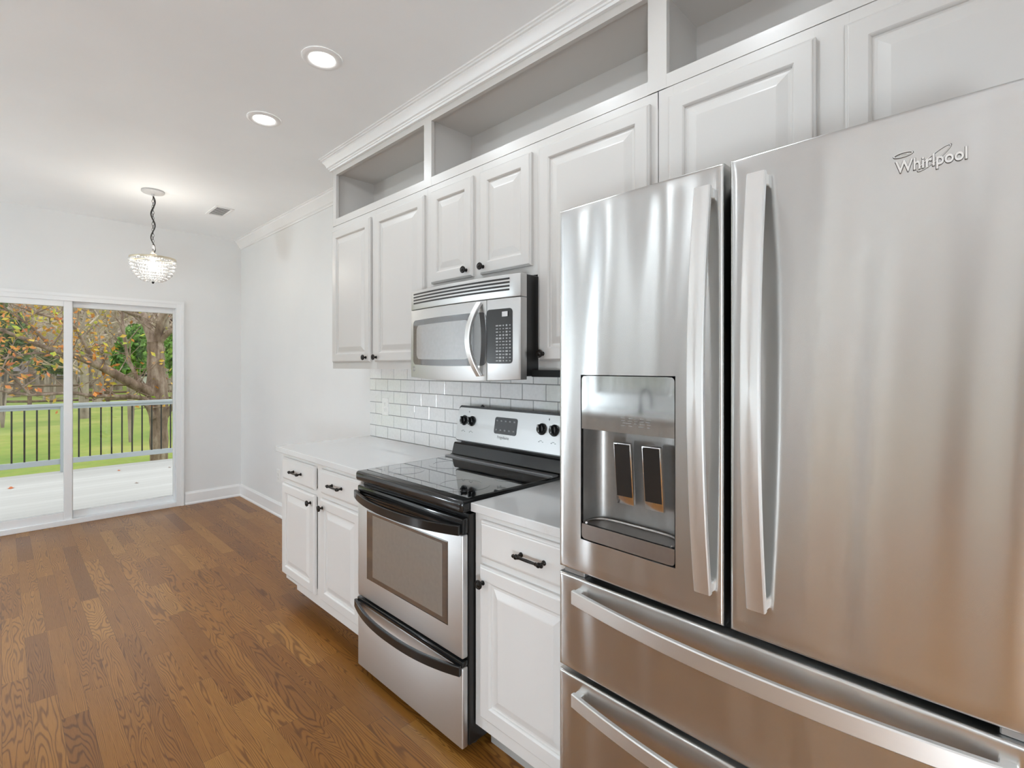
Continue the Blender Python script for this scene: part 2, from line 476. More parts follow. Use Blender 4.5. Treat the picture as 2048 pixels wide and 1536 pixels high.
def struct(name, bm, mat, label, cat, parent=None, smooth=None):
    o = obj(name, bm, mat, parent, smooth)
    if parent is None:
        o['kind'] = 'structure'; o['label'] = label; o['category'] = cat
    return o

def recenter(o):
    """put the origin of a top-level mesh at its own base"""
    me = o.data
    xs = [v.co for v in me.vertices]
    c = Vector((sum(v.x for v in xs) / len(xs), sum(v.y for v in xs) / len(xs), min(v.z for v in xs)))
    me.transform(Matrix.Translation(-c)); o.location = c
    return o

def text_into(bm, s, size, org, udir, vdir, extrude=0.0, offset=0.0, shear=0.0, width=None):
    cu = bpy.data.curves.new('lettering', 'FONT'); cu.body = s; cu.size = size; cu.extrude = extrude; cu.offset = offset
    cu.shear = shear; cu.align_x = 'LEFT'; cu.resolution_u = 4
    to = bpy.data.objects.new('lettering', cu); C.objects.link(to)
    bpy.context.view_layer.update()
    dg = bpy.context.evaluated_depsgraph_get()
    me = bpy.data.meshes.new_from_object(to.evaluated_get(dg))
    bpy.data.objects.remove(to); bpy.data.curves.remove(cu)
    u = Vector(udir).normalized(); v = Vector(vdir).normalized(); n = u.cross(v)
    x1 = max(w.co.x for w in me.vertices); k = (width / x1) if width else 1.0
    T = Matrix(((u.x, v.x, n.x, org[0]), (u.y, v.y, n.y, org[1]), (u.z, v.z, n.z, org[2]), (0, 0, 0, 1)))
    me.transform(T @ Matrix.Diagonal((k, 1, 1, 1)))
    bm.from_mesh(me); bpy.data.meshes.remove(me)

def copy_tree(o, parent=None):
    c = o.copy(); C.objects.link(c)
    if parent is not None: c.parent = parent
    for ch in list(o.children): copy_tree(ch, c)
    return c

# ------------------------------------------------------------------ room shell
b = new(); box(b, XL - 0.15, XW + 0.12, YF - 0.12, YB + 0.14, -0.10, 0.0); box(b, -6.4, XL - 0.15, -2.6, 2.6, -0.10, 0.0)
struct('floor', b, 'oak', 'brown oak strip floor with swirling grain running to the glass door', 'floor')
b = new(); box(b, XL - 0.15, XW + 0.12, YF - 0.12, YB + 0.14, H, H + 0.1); box(b, -6.4, XL - 0.15, -2.6, 2.6, H, H + 0.1)
struct('ceiling', b, 'ceiling', 'smooth white ceiling with recessed lights', 'ceiling')
b = new(); box(b, XW, XW + 0.12, YF - 0.12, YB + 0.14, 0, H)
struct('wall_right', b, 'wall', 'white wall behind the cabinets, bare past the counter', 'wall')
DX0, DX1, DZ = -0.44, 1.272, 2.022
b = new()
box(b, XL - 0.15, DX0, YB, YB + 0.14, 0, H); box(b, DX1, XW, YB, YB + 0.14, 0, H); box(b, DX0, DX1, YB, YB + 0.14, DZ, H)
struct('wall_back', b, 'wall', 'pale gray wall around the sliding glass door', 'wall')
# left wall, behind the viewer's left shoulder: two windows and a wide opening
b = new()
for y0, y1, z0, z1 in ((1.43, 2.75, 0, H), (2.75, 3.85, 0, 1.08), (2.75, 3.85, 2.3, H), (3.85, 4.1, 0, H), (4.1, 5.65, 0, 0.5), (4.1, 5.65, 2.3, H), (5.65, YB, 0, H),
                       (YF, -1.2, 0, H)):
    box(b, XL - 0.14, XL, y0, y1, z0, z1)
struct('wall_left', b, 'wall', 'white wall with windows opposite the cabinets', 'wall')
b = new(); box(b, XL - 0.15, XW + 0.12, YF - 0.12, YF, 0, H)
struct('wall_front', b, 'wall', 'white wall behind the viewer', 'wall')
b = new(); box(b, -6.4, -6.3, -2.6, 2.6, 0, H); box(b, -6.3, XL - 0.14, -2.7, -2.6, 0, H); box(b, -6.3, XL - 0.14, 2.6, 2.7, 0, H)
struct('wall_hall', b, 'beige', 'beige walls of the adjoining room', 'wall')
for k, (y0, y1, z0, z1) in enumerate(((2.75, 3.85, 1.08, 2.3), (4.1, 5.65, 0.5, 2.3))):
    b = new()
    x0, x1 = XL - 0.10, XL - 0.04
    for q in ((y0, y0 + 0.05, z0, z1), (y1 - 0.05, y1, z0, z1), (y0, y1, z0, z0 + 0.05), (y0, y1, z1 - 0.05, z1), (y0, y1, (z0 + z1) / 2 - 0.02, (z0 + z1) / 2 + 0.02)):
        box(b, x0, x1, *q)
    box(b, XL - 0.01, XL + 0.03, y0 - 0.07, y1 + 0.07, z0 - 0.03, z0); box(b, XL, XL + 0.018, y0 - 0.07, y0, z0, z1 + 0.07)
    box(b, XL, XL + 0.018, y1, y1 + 0.07, z0, z1 + 0.07); box(b, XL, XL + 0.018, y0, y1, z1, z1 + 0.07)
    w = struct('window_%d' % (k + 1), b, 'trim', ('white sash window over the sink', 'wide white sash window of the dining area')[k], 'window')
    b = new(); box(b, XL - 0.072, XL - 0.068, y0 + 0.04, y1 - 0.04, z0 + 0.04, z1 - 0.04); struct('pane', b, 'glass', '', '', w)

# white curtain added at the sink window to keep the lawn out of reflections
b = new(); n = 60
top, bot = [], []
for i in range(n + 1):
    y = 2.76 + 1.08 * i / n; x = XL - 0.02 + 0.008 * math.sin(i * 1.1)
    top.append(b.verts.new((x, y, 1.66))); bot.append(b.verts.new((x + 0.004 * math.sin(i * .7), y, 1.085)))
for i in range(n): b.faces.new((top[i], top[i + 1], bot[i + 1], bot[i]))
tube(b, [(XL - 0.02, 2.752, 1.665), (XL - 0.02, 3.848, 1.665)], 0.006, 8)
o = obj('masking_curtain', b, 'curtain', None, 60); recenter(o); tag(o, 'added sheer white curtain across the sink window, hides the lawn in reflections', 'curtain')

# baseboards and crown
bprof = [(0, 0), (0.022, 0), (0.022, 0.012), (0.015, 0.024), (0.015, 0.108), (0.010, 0.118), (0.006, 0.128), (0, 0.128)]
b = new(); sweep(b, [(XW, 3.14), (XW, YB)], bprof, 1); struct('baseboard_right', b, 'trim', 'white baseboard along the right wall past the counter', 'baseboard')
b = new(); sweep(b, [(XW - 0.016, YB), (DX1 + 0.03, YB)], bprof, 1); struct('baseboard_back', b, 'trim', 'white baseboard right of the sliding door', 'baseboard')
b = new(); sweep(b, [(DX0 - 0.03, YB), (XL, YB)], bprof, 1); struct('baseboard_back_left', b, 'trim', 'white baseboard left of the sliding door', 'baseboard')
crown = [(0, H - 0.092), (0.008, H - 0.092), (0.010, H - 0.080), (0.020, H - 0.072), (0.026, H - 0.060), (0.046, H - 0.030), (0.058, H - 0.020), (0.060, H - 0.010), (0.070, H - 0.006), (0.070, H), (0, H)]
b = new(); sweep(b, [(XW, 3.14), (XW, YB)], crown, 1); struct('trim_1', b, 'trim', 'white crown molding where the right wall meets the ceiling', 'molding', smooth=20)

# ------------------------------------------------------------------ sliding glass door (structure)
door_b = new()
fy0, fy1 = YB - 0.012, YB + 0.11
box(door_b, DX0, DX0 + 0.045, fy0, fy1, 0, DZ, .003); box(door_b, DX1 - 0.045, DX1, fy0, fy1, 0, DZ, .003)
box(door_b, DX0 + 0.045, DX1 - 0.045, fy0, fy1, DZ - 0.045, DZ, .003)
box(door_b, DX0 + 0.045, DX1 - 0.045, fy0, fy1, 0.0, 0.045, .004)
# thin casing
box(door_b, DX1 - 0.004, DX1 + 0.022, YB - 0.018, YB, 0, DZ - 0.004); box(door_b, DX0 - 0.022, DX0 + 0.004, YB - 0.018, YB, 0, DZ - 0.004)
box(door_b, DX0 - 0.022, DX1 + 0.022, YB - 0.018, YB, DZ - 0.004, DZ + 0.022)
door = struct('door_1', door_b, 'vinyl', 'white sliding glass door to the deck', 'door')
def panel(x0, x1, z0, z1, y, sl, sr, st, sb, name):
    b = new()
    box(b, x0, x0 + sl, y, y + 0.035, z0, z1, .003); box(b, x1 - sr, x1, y, y + 0.035, z0, z1, .003)
    box(b, x0 + sl, x1 - sr, y, y + 0.035, z1 - st, z1, .003); box(b, x0 + sl, x1 - sr, y, y + 0.035, z0, z0 + sb, .003)
    p = struct(name, b, 'vinyl', '', '', door)
    b = new(); box(b, x0 + sl - 0.008, x1 - sr + 0.008, y + 0.013, y + 0.018, z0 + sb - 0.008, z1 - st + 0.008)
    struct('pane', b, 'glass', '', '', p)
    return p
panel(DX0 + 0.045, 0.448, 0.03, DZ - 0.04, YB + 0.004, 0.055, 0.058, 0.055, 0.085, 'sliding_panel')
panel(0.395, DX1 - 0.045, 0.03, DZ - 0.04, YB + 0.052, 0.06, 0.012, 0.055, 0.075, 'fixed_panel')

# ------------------------------------------------------------------ cabinets
def raised_panel(y0, y1, z0, z1, x, parent, name='door', fr=0.056, th=0.020, mat=None):
    b = new()
    i = fr
    rings = [(0, 0), (0, th - 0.008), (0.002, th - 0.006), (0.005, th - 0.004), (0.007, th - 0.001), (0.010, th), (i - 0.006, th), (i - 0.003, th - 0.002), (i, th - 0.005),
             (i + 0.001, th - 0.009), (i + 0.006, th - 0.010), (i + 0.012, th - 0.0095), (i + 0.036, th - 0.002), (i + 0.040, th - 0.0012)]
    rect_rings(b, x, y0, y1, z0, z1, rings)
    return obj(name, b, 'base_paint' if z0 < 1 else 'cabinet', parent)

def slab_front(y0, y1, z0, z1, x, parent, th=0.020):
    b = new()
    rect_rings(b, x, y0, y1, z0, z1, [(0, 0), (0, th - 0.009), (0.003, th - 0.006), (0.007, th - 0.004), (0.009, th - 0.001), (0.013, th)])
    return obj('drawer', b, 'base_paint', parent)

def knob(y, z, x, parent, s=1.0):
    b = new()
    lathe(b, [(0, 0.0085 * s), (0.003, 0.0085 * s), (0.005, 0.0055 * s), (0.014, 0.0045 * s), (0.017, 0.008 * s), (0.019, 0.0155 * s), (0.023, 0.0165 * s), (0.026, 0.0145 * s), (0.0265, 0.011 * s),
              (0.0255, 0.009 * s), (0.027, 0.007 * s), (0.029, 0.004 * s), (0.0295, 0.0)], (x, y, z), 'x', -1, 20, False)
    return obj('knob', b, 'bronze', parent, 30)

def pull(y, z, x, parent, L=0.10):
    b = new()
    o = 0.026
    lathe(b, [(-L/2 - 0.016, 0.0), (-L/2 - 0.015, 0.005), (-L/2 - 0.011, 0.0065), (-L/2 - 0.006, 0.005), (-L/2 - 0.004, 0.0075), (-L/2, 0.009), (-L/2 + 0.006, 0.0075), (-L/2 + 0.009, 0.005),
              (-L/2 + 0.012, 0.0062), (-L/2 + 0.016, 0.0045), (0, 0.0052), (L/2 - 0.016, 0.0045), (L/2 - 0.012, 0.0062), (L/2 - 0.009, 0.005), (L/2 - 0.006, 0.0075), (L/2, 0.009), (L/2 + 0.004, 0.0075),
              (L/2 + 0.006, 0.005), (L/2 + 0.011, 0.0065), (L/2 + 0.015, 0.005), (L/2 + 0.016, 0.0)], (x - o, y, z), 'y', 1, 14, False)
    for s in (-1, 1):
        lathe(b, [(0, 0.0085), (0.003, 0.008), (0.006, 0.005), (o, 0.0045)], (x, y + s * L / 2, z), 'x', -1, 12)
    return obj('pull_handle', b, 'bronze', parent, 30)

def carcass(y0, y1, z0, z1, xf, parent, stiles, rails, xb=None, notch=None):
    """sides, top, bottom and back panel as one mesh, and a face frame as another"""
    xb = xb or XW - 0.004
    b = new()
    t = 0.016
    box(b, xf + 0.019, xb, y0, y0 + t, z0 + .004, z1 - .002); box(b, xf + 0.019, xb, y1 - t, y1, z0 + .004, z1 - .002)
    box(b, xf + 0.019, xb, y0 + t, y1 - t, z0 + .004, z0 + 0.02); box(b, xf + 0.019, xb, y0 + t, y1 - t, z1 - t, z1 - .002)
    box(b, xb - 0.008, xb, y0 + t, y1 - t, z0 + 0.02, z1 - t)
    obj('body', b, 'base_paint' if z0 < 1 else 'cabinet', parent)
    b = new()
    for s0, s1 in stiles: box(b, xf, xf + 0.019, s0, s1, z0 if not notch or s1 < notch else z0 + 0.05, z1, 0.0008, 1)
    for r0, r1 in rails:
        ye = y1
        if notch and abs(r0 - z0) < 1e-4:
            box(b, xf + .0003, xf + 0.0188, y0, notch, r0, r1); box(b, xf + .0003, xf + 0.0188, notch, y1, r0 + 0.05, r1); continue
        box(b, xf + .0003, xf + 0.0188, y0, ye, r0, r1)
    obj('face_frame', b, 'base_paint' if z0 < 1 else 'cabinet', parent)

# wall cabinets -------------------------------------------------
DT = 2.272
A0, A1 = 2.09, 3.13
t = thing('wall_cabinet', 'pale gray two-door wall cabinet at the far end, left of the microwave', 'cabinet', (1.67, 2.61, 1.385), 'pale gray wall cabinets')
carcass(A0, A1, 1.385, 2.308, UX, t, [(A0, A0 + .03), (A1 - .04, A1), (2.585, 2.635)], [(1.385, 1.44), (2.255, 2.308)])
d = raised_panel(2.637, 3.107, 1.425, DT, UX, t); knob(2.672, 1.452, UX - 0.02, d)
d = raised_panel(2.104, 2.583, 1.425, DT, UX, t); knob(2.556, 1.452, UX - 0.02, d)
t = thing('wall_cabinet', 'short pale gray two-door wall cabinet above the microwave', 'cabinet', (1.67, 1.71, 1.772), 'pale gray wall cabinets')
carcass(1.345, A0, 1.772, 2.308, UX, t, [(1.345, 1.38), (2.03, A0), (1.675, 1.735)], [(1.772, 1.83), (2.255, 2.308)])
d = raised_panel(1.729, 2.044, 1.811, DT, UX, t); knob(1.766, 1.843, UX - 0.02, d)
d = raised_panel(1.369, 1.678, 1.811, DT, UX, t); knob(1.651, 1.843, UX - 0.02, d)
t = thing('wall_cabinet', 'single-door pale gray wall cabinet between microwave and refrigerator', 'cabinet', (1.67, 1.08, 1.385), 'pale gray wall cabinets')
carcass(0.815, 1.345, 1.385, 2.308, UX, t, [(0.815, 0.86), (1.30, 1.345)], [(1.385, 1.44), (2.255, 2.308)])
d = raised_panel(0.838, 1.326, 1.421, DT, UX, t); knob(1.300, 1.450, UX - 0.02, d)
t = thing('wall_cabinet', 'pale gray two-door wall cabinet above the refrigerator', 'cabinet', (1.67, 0.33, 1.86), 'pale gray wall cabinets')
carcass(-0.15, 0.812, 1.86, 2.308, UX, t, [(-0.15, -0.105), (0.76, 0.812), (0.28, 0.36)], [(1.86, 1.91), (2.255, 2.308)])
raised_panel(0.353, 0.772, 1.895, DT, UX, t)
raised_panel(-0.128, 0.288, 1.895, DT, UX, t)

# open cubbies above, with their crown
t = thing('open_shelf_unit', 'row of open pale gray cubbies under the ceiling, above the wall cabinets', 'shelf', (1.67, 1.5, 2.31))
b = new()
box(b, UX, UX + 0.02, -0.15, A1, 2.3105, 2.355)
box(b, UX, UX + 0.02, -0.15, A1, 2.640, H - 0.03)
for y0, y1 in ((A1 - 0.043, A1), (2.060, 2.123), (0.784, 0.852), (-0.15, -0.10)): box(b, UX - 0.0006, UX + 0.0198, y0, y1, 2.3105, H - 0.03, .0008, 1)
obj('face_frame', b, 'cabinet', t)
XI = XW - 0.006
b = new(); box(b, UX + 0.02, XI, -0.13, A1 - 0.02, 2.336, 2.354); obj('shelf_board', b, 'cabinet', t)
b = new(); box(b, UX + 0.02, XI, -0.13, A1 - 0.02, 2.657, 2.672); obj('top_board', b, 'cabinet', t)
b = new(); box(b, XI - 0.012, XI, -0.13, A1 - 0.02, 2.354, 2.657); obj('back_board', b, 'cabinet', t)
for y0, y1 in ((A1 - 0.02, A1), (2.084, 2.102), (0.812, 0.830), (-0.15, -0.13)):
    b = new(); box(b, UX + 0.02, XI - (0.012 if 0 < y0 < 3 else 0), y0, y1, 2.354 if 0 < y0 < 3 else 2.336, 2.657 if 0 < y0 < 3 else 2.672); obj('divider', b, 'cabinet', t)
ccrown = [(0, 2.672), (0.015, 2.672), (0.015, 2.683), (0.021, 2.684), (0.022, 2.691), (0.031, 2.694), (0.031, 2.699), (0.038, 2.714), (0.050, 2.728), (0.050, 2.737), (0.058, 2.739), (0.059, 2.746), (0.066, 2.748), (0.066, H), (0, H)]
b = new(); sweep(b, [(UX, -0.15), (UX, A1), (XW - 0.004, A1)], ccrown, 1); obj('crown_molding', b, 'trim', t, 20, 'white stepped crown molding')

# base cabinets ---------------------------------------------------
t = thing('base_cabinet', 'white two-door base cabinet with two drawers, left of the range', 'cabinet', (1.5, 2.63, 0), 'white base cabinets')
carcass(2.135, A1, 0.105, 0.880, BX, t, [(2.135, 2.175), (A1 - .04, A1), (2.595, 2.655)], [(0.105, 0.19), (0.690, 0.735), (0.845, 0.880)], notch=2.927)
b = new(); box(b, 1.315, 1.333, 2.152, A1 - 0.2, 0, 0.108); obj('toe_kick', b, 'toe', t)
d = raised_panel(2.663, 3.105, 0.160, 0.700, BX, t); knob(2.700, 0.655, BX - 0.02, d)
d = raised_panel(2.165, 2.590, 0.160, 0.700, BX, t); knob(2.556, 0.655, BX - 0.02, d)
d = slab_front(2.663, 3.100, 0.727, 0.856, BX, t); pull(2.875, 0.791, BX - 0.02, d)
d = slab_front(2.165, 2.590, 0.727, 0.856, BX, t); pull(2.395, 0.791, BX - 0.02, d)
t = thing('base_cabinet', 'white single-door base cabinet with one drawer, between range and refrigerator', 'cabinet', (1.5, 1.12, 0), 'white base cabinets')
carcass(0.868, 1.364, 0.105, 0.880, BX, t, [(0.868, 0.905), (1.305, 1.364)], [(0.105, 0.19), (0.690, 0.735), (0.845, 0.880)])
b = new(); box(b, 1.28, 1.298, 0.87, 1.362, 0, 0.108); obj('toe_kick', b, 'toe', t)
d = raised_panel(0.890, 1.326, 0.157, 0.698, BX, t); knob(1.303, 0.640, BX - 0.02, d)
d = slab_front(0.890, 1.322, 0.725, 0.856, BX, t); pull(1.070, 0.787, BX - 0.02, d, 0.098)

# countertops
def counter(y0, y1, label):
    b = new(); box(b, 1.178, XW - 0.002, y0, y1, 0.8805, CT, 0.003, 2)
    o = obj('countertop', b, 'quartz', None); recenter(o)
    return tag(o, label, 'countertop', 'white quartz countertops')
counter(2.130, 3.178, 'white quartz countertop left of the range, long piece with bare end')
counter(0.868, 1.362, 'short white quartz countertop between range and refrigerator')

# ------------------------------------------------------------------ backsplash tile
bs = new(); box(bs, XW - 0.004, XW - 0.0005, 0.862, 3.186, CT + 0.001, 1.384)
spl = struct('backsplash', bs, 'grout', 'white subway tile backsplash with gray grout above the counters', 'backsplash')
tb = new(); gx = 0.0034
for r in range(6):
    z0 = CT + 0.002 + r * 0.0802; z1 = min(z0 + 0.0802 - gx, 1.384)
    off = 2.952 if r % 2 == 0 else 3.033
    edges = sorted(set([0.862, 3.186] + [off + 0.155 * k for k in range(-16, 3) if 0.862 < off + 0.155 * k < 3.186]))
    for e0, e1 in zip(edges, edges[1:]):
        if e1 - e0 < 0.012: continue
        rect_rings(tb, XW - 0.004, e0 + gx / 2, e1 - gx / 2, z0, z1, [(0, 0), (0, 0.0008), (0.0008, 0.0018), (0.0026, 0.0022)], back=False)
struct('tiles', tb, 'tile', '', '', spl)

def outlet(y, z, x, label):
    t = thing('wall_outlet', label, 'outlet', (x, y, z - 0.06))
    b = new(); rect_rings(b, x, y - 0.037, y + 0.037, z - 0.060, z + 0.060, [(0, 0), (0, 0.003), (0.003, 0.006)]); obj('cover_plate', b, 'plastic_white', t)
    for s in (-1, 1):
        b = new(); lathe(b, [(0, 0.0165), (0.002, 0.0165), (0.0025, 0.015)], (x - 0.006, y, z + s * 0.0195), 'x', -1, 20)
        r = obj('receptacle', b, 'plastic_white', t, 30)
        b = new()
        for q in (-0.006, 0.006): box(b, x - 0.0087, x - 0.0083, y + q - 0.001, y + q + 0.001, z + s * 0.0195 - 0.001, z + s * 0.0195 + 0.007)
        lathe(b, [(0, 0.0022), (0.0004, 0.0022)], (x - 0.0083, y, z + s * 0.0195 - 0.0075), 'x', -1, 10)
        obj('slots', b, 'dark_gray', r)
outlet(2.977, 1.128, XW - 0.0062, 'white duplex outlet on the subway tile above the left counter')
outlet(4.85, 0.372, XW, 'white duplex outlet low on the right wall beyond the counter')

# ------------------------------------------------------------------ range
RY0, RY1 = 1.370, 2.122
rg = thing('range', 'freestanding electric range, stainless front with black glass cooktop', 'stove', (1.45, 1.745, 0))
b = new(); box(b, 1.180, 1.79, RY0, RY1, 0.035, 0.868, 0.003); obj('body', b, 'black_satin', rg, label='black enamel side panels')
for y in (RY0 + 0.05, RY1 - 0.05):
    for x in (1.24, 1.74):
        b = new(); lathe(b, [(0, 0.018), (0.012, 0.018), (0.014, 0.010), (0.036, 0.010)], (x, y, 0), 'z', 1, 14); obj('leg', b, 'dark_gray', rg, 30)
# storage drawer
b = new(); box(b, 1.150, 1.178, RY0 + 0.003, RY1 - 0.003, 0.032, 0.322, 0.006, 3); dr = obj('drawer', b, 'steel_range', rg, 30)
b = new()
box(b, 1.146, 1.180, RY0 + 0.003, RY1 - 0.003, 0.322, 0.346, 0.006, 2)
n = 28; pts = []; 
for i in range(n + 1):
    s = i / n; y = RY0 + 0.004 + (RY1 - RY0 - 0.008) * s
    k = 1 - abs(2 * s - 1) ** 2.3
    pts.append((1.140 - 0.052 * k, y, 0.318 - 0.006 * k))
bar(b, pts, (0, 0, 1), 0.036, 0.014)
obj('drawer_handle', b, 'black_gloss', dr, 40)
# oven door
b = new(); box(b, 1.150, 1.178, RY0 + 0.003, RY1 - 0.003, 0.354, 0.797, 0.006, 3); od = obj('oven_door', b, 'steel_range', rg, 30)
b = new(); rect_rings(b, 1.1502, 1.455, 2.036, 0.449, 0.757, [(0, 0), (0, 0.0012), (0.004, 0.0022)]); ow = obj('oven_window', b, 'oven_glass', od)
b = new(); rect_rings(b, 1.1478, 1.487, 1.985, 0.470, 0.742, [(0, 0), (0, 0.0002), (0.003, 0.0004)]); obj('window_center', b, 'oven_glass_glare', od)
b = new(); box(b, 1.148, 1.180, RY0 + 0.003, RY1 - 0.003, 0.797, 0.856, 0.006, 2)
box(b, 1.1455, 1.15, RY0 + 0.02, RY1 - 0.02, 0.806, 0.810); box(b, 1.1455, 1.15, RY0 + 0.02, RY1 - 0.02, 0.820, 0.824); box(b, 1.1455, 1.15, RY0 + 0.02, RY1 - 0.02, 0.834, 0.838)
obj('door_top_trim', b, 'black_gloss', od, 30)
b = new(); pts = []
for i in range(n + 1):
    s = i / n; y = RY0 + 0.006 + (RY1 - RY0 - 0.012) * s
    k = 1 - abs(2 * s - 1) ** 2.3
    pts.append((1.138 - 0.056 * k, y, 0.818 - 0.004 * k))
bar(b, pts, (0, 0, 1), 0.036, 0.016)
obj('oven_handle', b, 'black_gloss', od, 40)
# cooktop
b = new(); box(b, 1.140, 1.72, RY0 - 0.006, RY1 + 0.004, 0.876, 0.922, 0.014, 4); ck = obj('cooktop', b, 'black_gloss', rg, 40, 'black glass cooktop with printed burner rings')
b = new(); box(b, 1.186, 1.655, RY0 + 0.012, RY1 - 0.022, 0.9215, 0.9235, 0.0006, 1); obj('glass_surface', b, 'black_glass', ck)
for x, y, r0, r1 in ((1.533, 1.50, 0.048, 0.080), (1.30, 1.56, 0.085, 0.118), (1.533, 1.92, 0.085, 0.105), (1.30, 1.95, 0.065, 0.082)):
    b = new()
    lathe(b, [(0, r0), (0.0004, r0), (0.0004, r1), (0, r1)], (x, y, 0.9236), 'z', 1, 48, False); obj('burner_ring', b, 'ring', ck)
# backguard
b = new()
prof = [(1.690, 0.920), (1.690, 0.930), (1.702, 0.934), (1.716, 0.985), (1.722, 0.992), (1.790, 0.992), (1.790, 0.920)]
vs0 = [b.verts.new((x, RY0 + 0.002, z)) for x, z in prof]; vs1 = [b.verts.new((x, RY1 - 0.002, z)) for x, z in prof]
for i in range(len(prof)):
    j = (i + 1) % len(prof); b.faces.new((vs0[i], vs0[j], vs1[j], vs1[i]))
b.faces.new(vs0); b.faces.new(vs1[::-1])
box(b, 1.745, 1.80, RY0 + 0.03, RY1 - 0.03, 0.990, 1.02)
obj('backguard', b, 'black_gloss', rg)
b = new(); box(b, 1.652, 1.692, RY0 + 0.004, RY1 - 0.004, 0.921, 0.931, 0.004, 2); obj('rear_trim', b, 'mid_gray', rg, 30)
PX0, PX1, PZ0, PZ1 = 1.726, 1.756, 1.006, 1.180   # sloped control panel
sl = Vector((PX1 - PX0, 0, PZ1 - PZ0)).normalized(); nrm = Vector((-sl.z, 0, sl.x))
def on_panel(y, f): return Vector((PX0 + (PX1 - PX0) * f, y, PZ0 + (PZ1 - PZ0) * f))
def slab_on_panel(y0, y1, f0, f1, th, base, mat, name, parent, r=0.012, sm=30, label=None):
    b = new(); out = []
    cs = []
    Lz = (Vector((PX1, 0, PZ1)) - Vector((PX0, 0, PZ0))).length
    z0, z1 = f0 * Lz, f1 * Lz
    for cy, cz, a0 in ((y1 - r, z1 - r, 0), (y0 + r, z1 - r, 90), (y0 + r, z0 + r, 180), (y1 - r, z0 + r, 270)):
        for k in range(6):
            a = R(a0 + 18 * k); cs.append((cy + r * math.cos(a), cz + r * math.sin(a)))
    o = Vector((PX0, 0, PZ0))
    lo = [b.verts.new(o + sl * z + nrm * base + Vector((0, y, 0))) for y, z in cs]
    hi = [b.verts.new(o + sl * z + nrm * (base + th) + Vector((0, y, 0))) for y, z in cs]
    for i in range(len(cs)):
        j = (i + 1) % len(cs); b.faces.new((lo[i], lo[j], hi[j], hi[i]))
    b.faces.new(lo[::-1]); b.faces.new(hi)
    return obj(name, b, mat, parent, sm, label)
cb = slab_on_panel(RY0, RY1, -0.03, 1.05, 0.05, -0.052, 'black_satin', 'control_housing', rg, 0.02)
cp = slab_on_panel(RY0 + 0.004, RY1 - 0.004, 0.0, 0.985, 0.003, -0.001, 'steel_panel', 'control_panel', rg, 0.018, label='stainless control panel')
dsp = slab_on_panel(1.672, 1.826, 0.33, 0.80, 0.002, 0.002, 'display', 'display', cp, 0.012)
for i in range(5):
    for f in (0.44, 0.70):
        p = on_panel(1.69 + i * 0.030, f) + nrm * 0.0043
        b = new(); box(b, p.x - .0004, p.x + .0004, p.y - 0.006, p.y + 0.006, p.z - 0.004, p.z + 0.004, 0.0015, 1); obj('touch_key', b, 'mid_gray', cp)
for y in (2.062, 2.001, 1.513, 1.439):
    b = new(); c = on_panel(y, 0.60)
    lathe(b, [(0, 0.027), (0.003, 0.027), (0.004, 0.023), (0.016, 0.021), (0.018, 0.019), (0.0185, 0)], (0, 0, 0), 'x', -1, 28, False)
    box(b, -0.028, -0.016, -0.0055, 0.0055, -0.020, 0.020, 0.002, 2)
    rot = Matrix.Rotation(math.atan2(sl.x, sl.z), 4, 'Y')
    bmesh.ops.transform(b, matrix=Matrix.Translation(c + nrm * 0.002) @ rot @ Matrix.Rotation(R(-14), 4, 'X'), verts=b.verts)
    kb = obj('control_knob', b, 'black_gloss', cp, 40)
    b = new(); box(b, -0.0287, -0.0279, -0.0012, 0.0012, 0.004, 0.018)
    bmesh.ops.transform(b, matrix=Matrix.Translation(c + nrm * 0.002) @ rot @ Matrix.Rotation(R(-14), 4, 'X'), verts=b.verts)
    obj('pointer_mark', b, 'light_gray', kb)
for y in (2.062, 2.001, 1.513, 1.439):
    b = new()
    for dy, f, w, h in ((0, 0.30, 0.007, 0.003), (-0.012, 0.27, 0.004, 0.003), (0.010, 0.27, 0.004, 0.004)):
        p = on_panel(y + dy, f) + nrm * 0.0022; box(b, p.x - .0003, p.x + .0003, y + dy - w, y + dy + w, p.z - h / 2, p.z + h / 2)
    obj('knob_lettering', b, 'mid_gray', cp)
for y in (2.03, 1.475):
    p = on_panel(y, 0.86) + nrm * 0.0022
    b = new(); box(b, p.x - .0003, p.x + .0003, y - 0.002, y + 0.002, p.z - 0.006, p.z + 0.006); obj('indicator_light', b, 'dark_gray', cp)
b = new(); p = on_panel(1.800, 0.20) + nrm * 0.0023
text_into(b, 'Frigidaire', 0.022, p, (0, -1, 0), sl, 0.0003, width=0.082); obj('lettering', b, 'mid_gray', cp)
b = new(); lathe(b, [(0, 0.010), (0.006, 0.010), (0.008, 0.006), (0.012, 0.005)], (1.775, 1.955, 1.186), 'z', 1, 14); obj('vent_plug', b, 'black_satin', rg, 30)

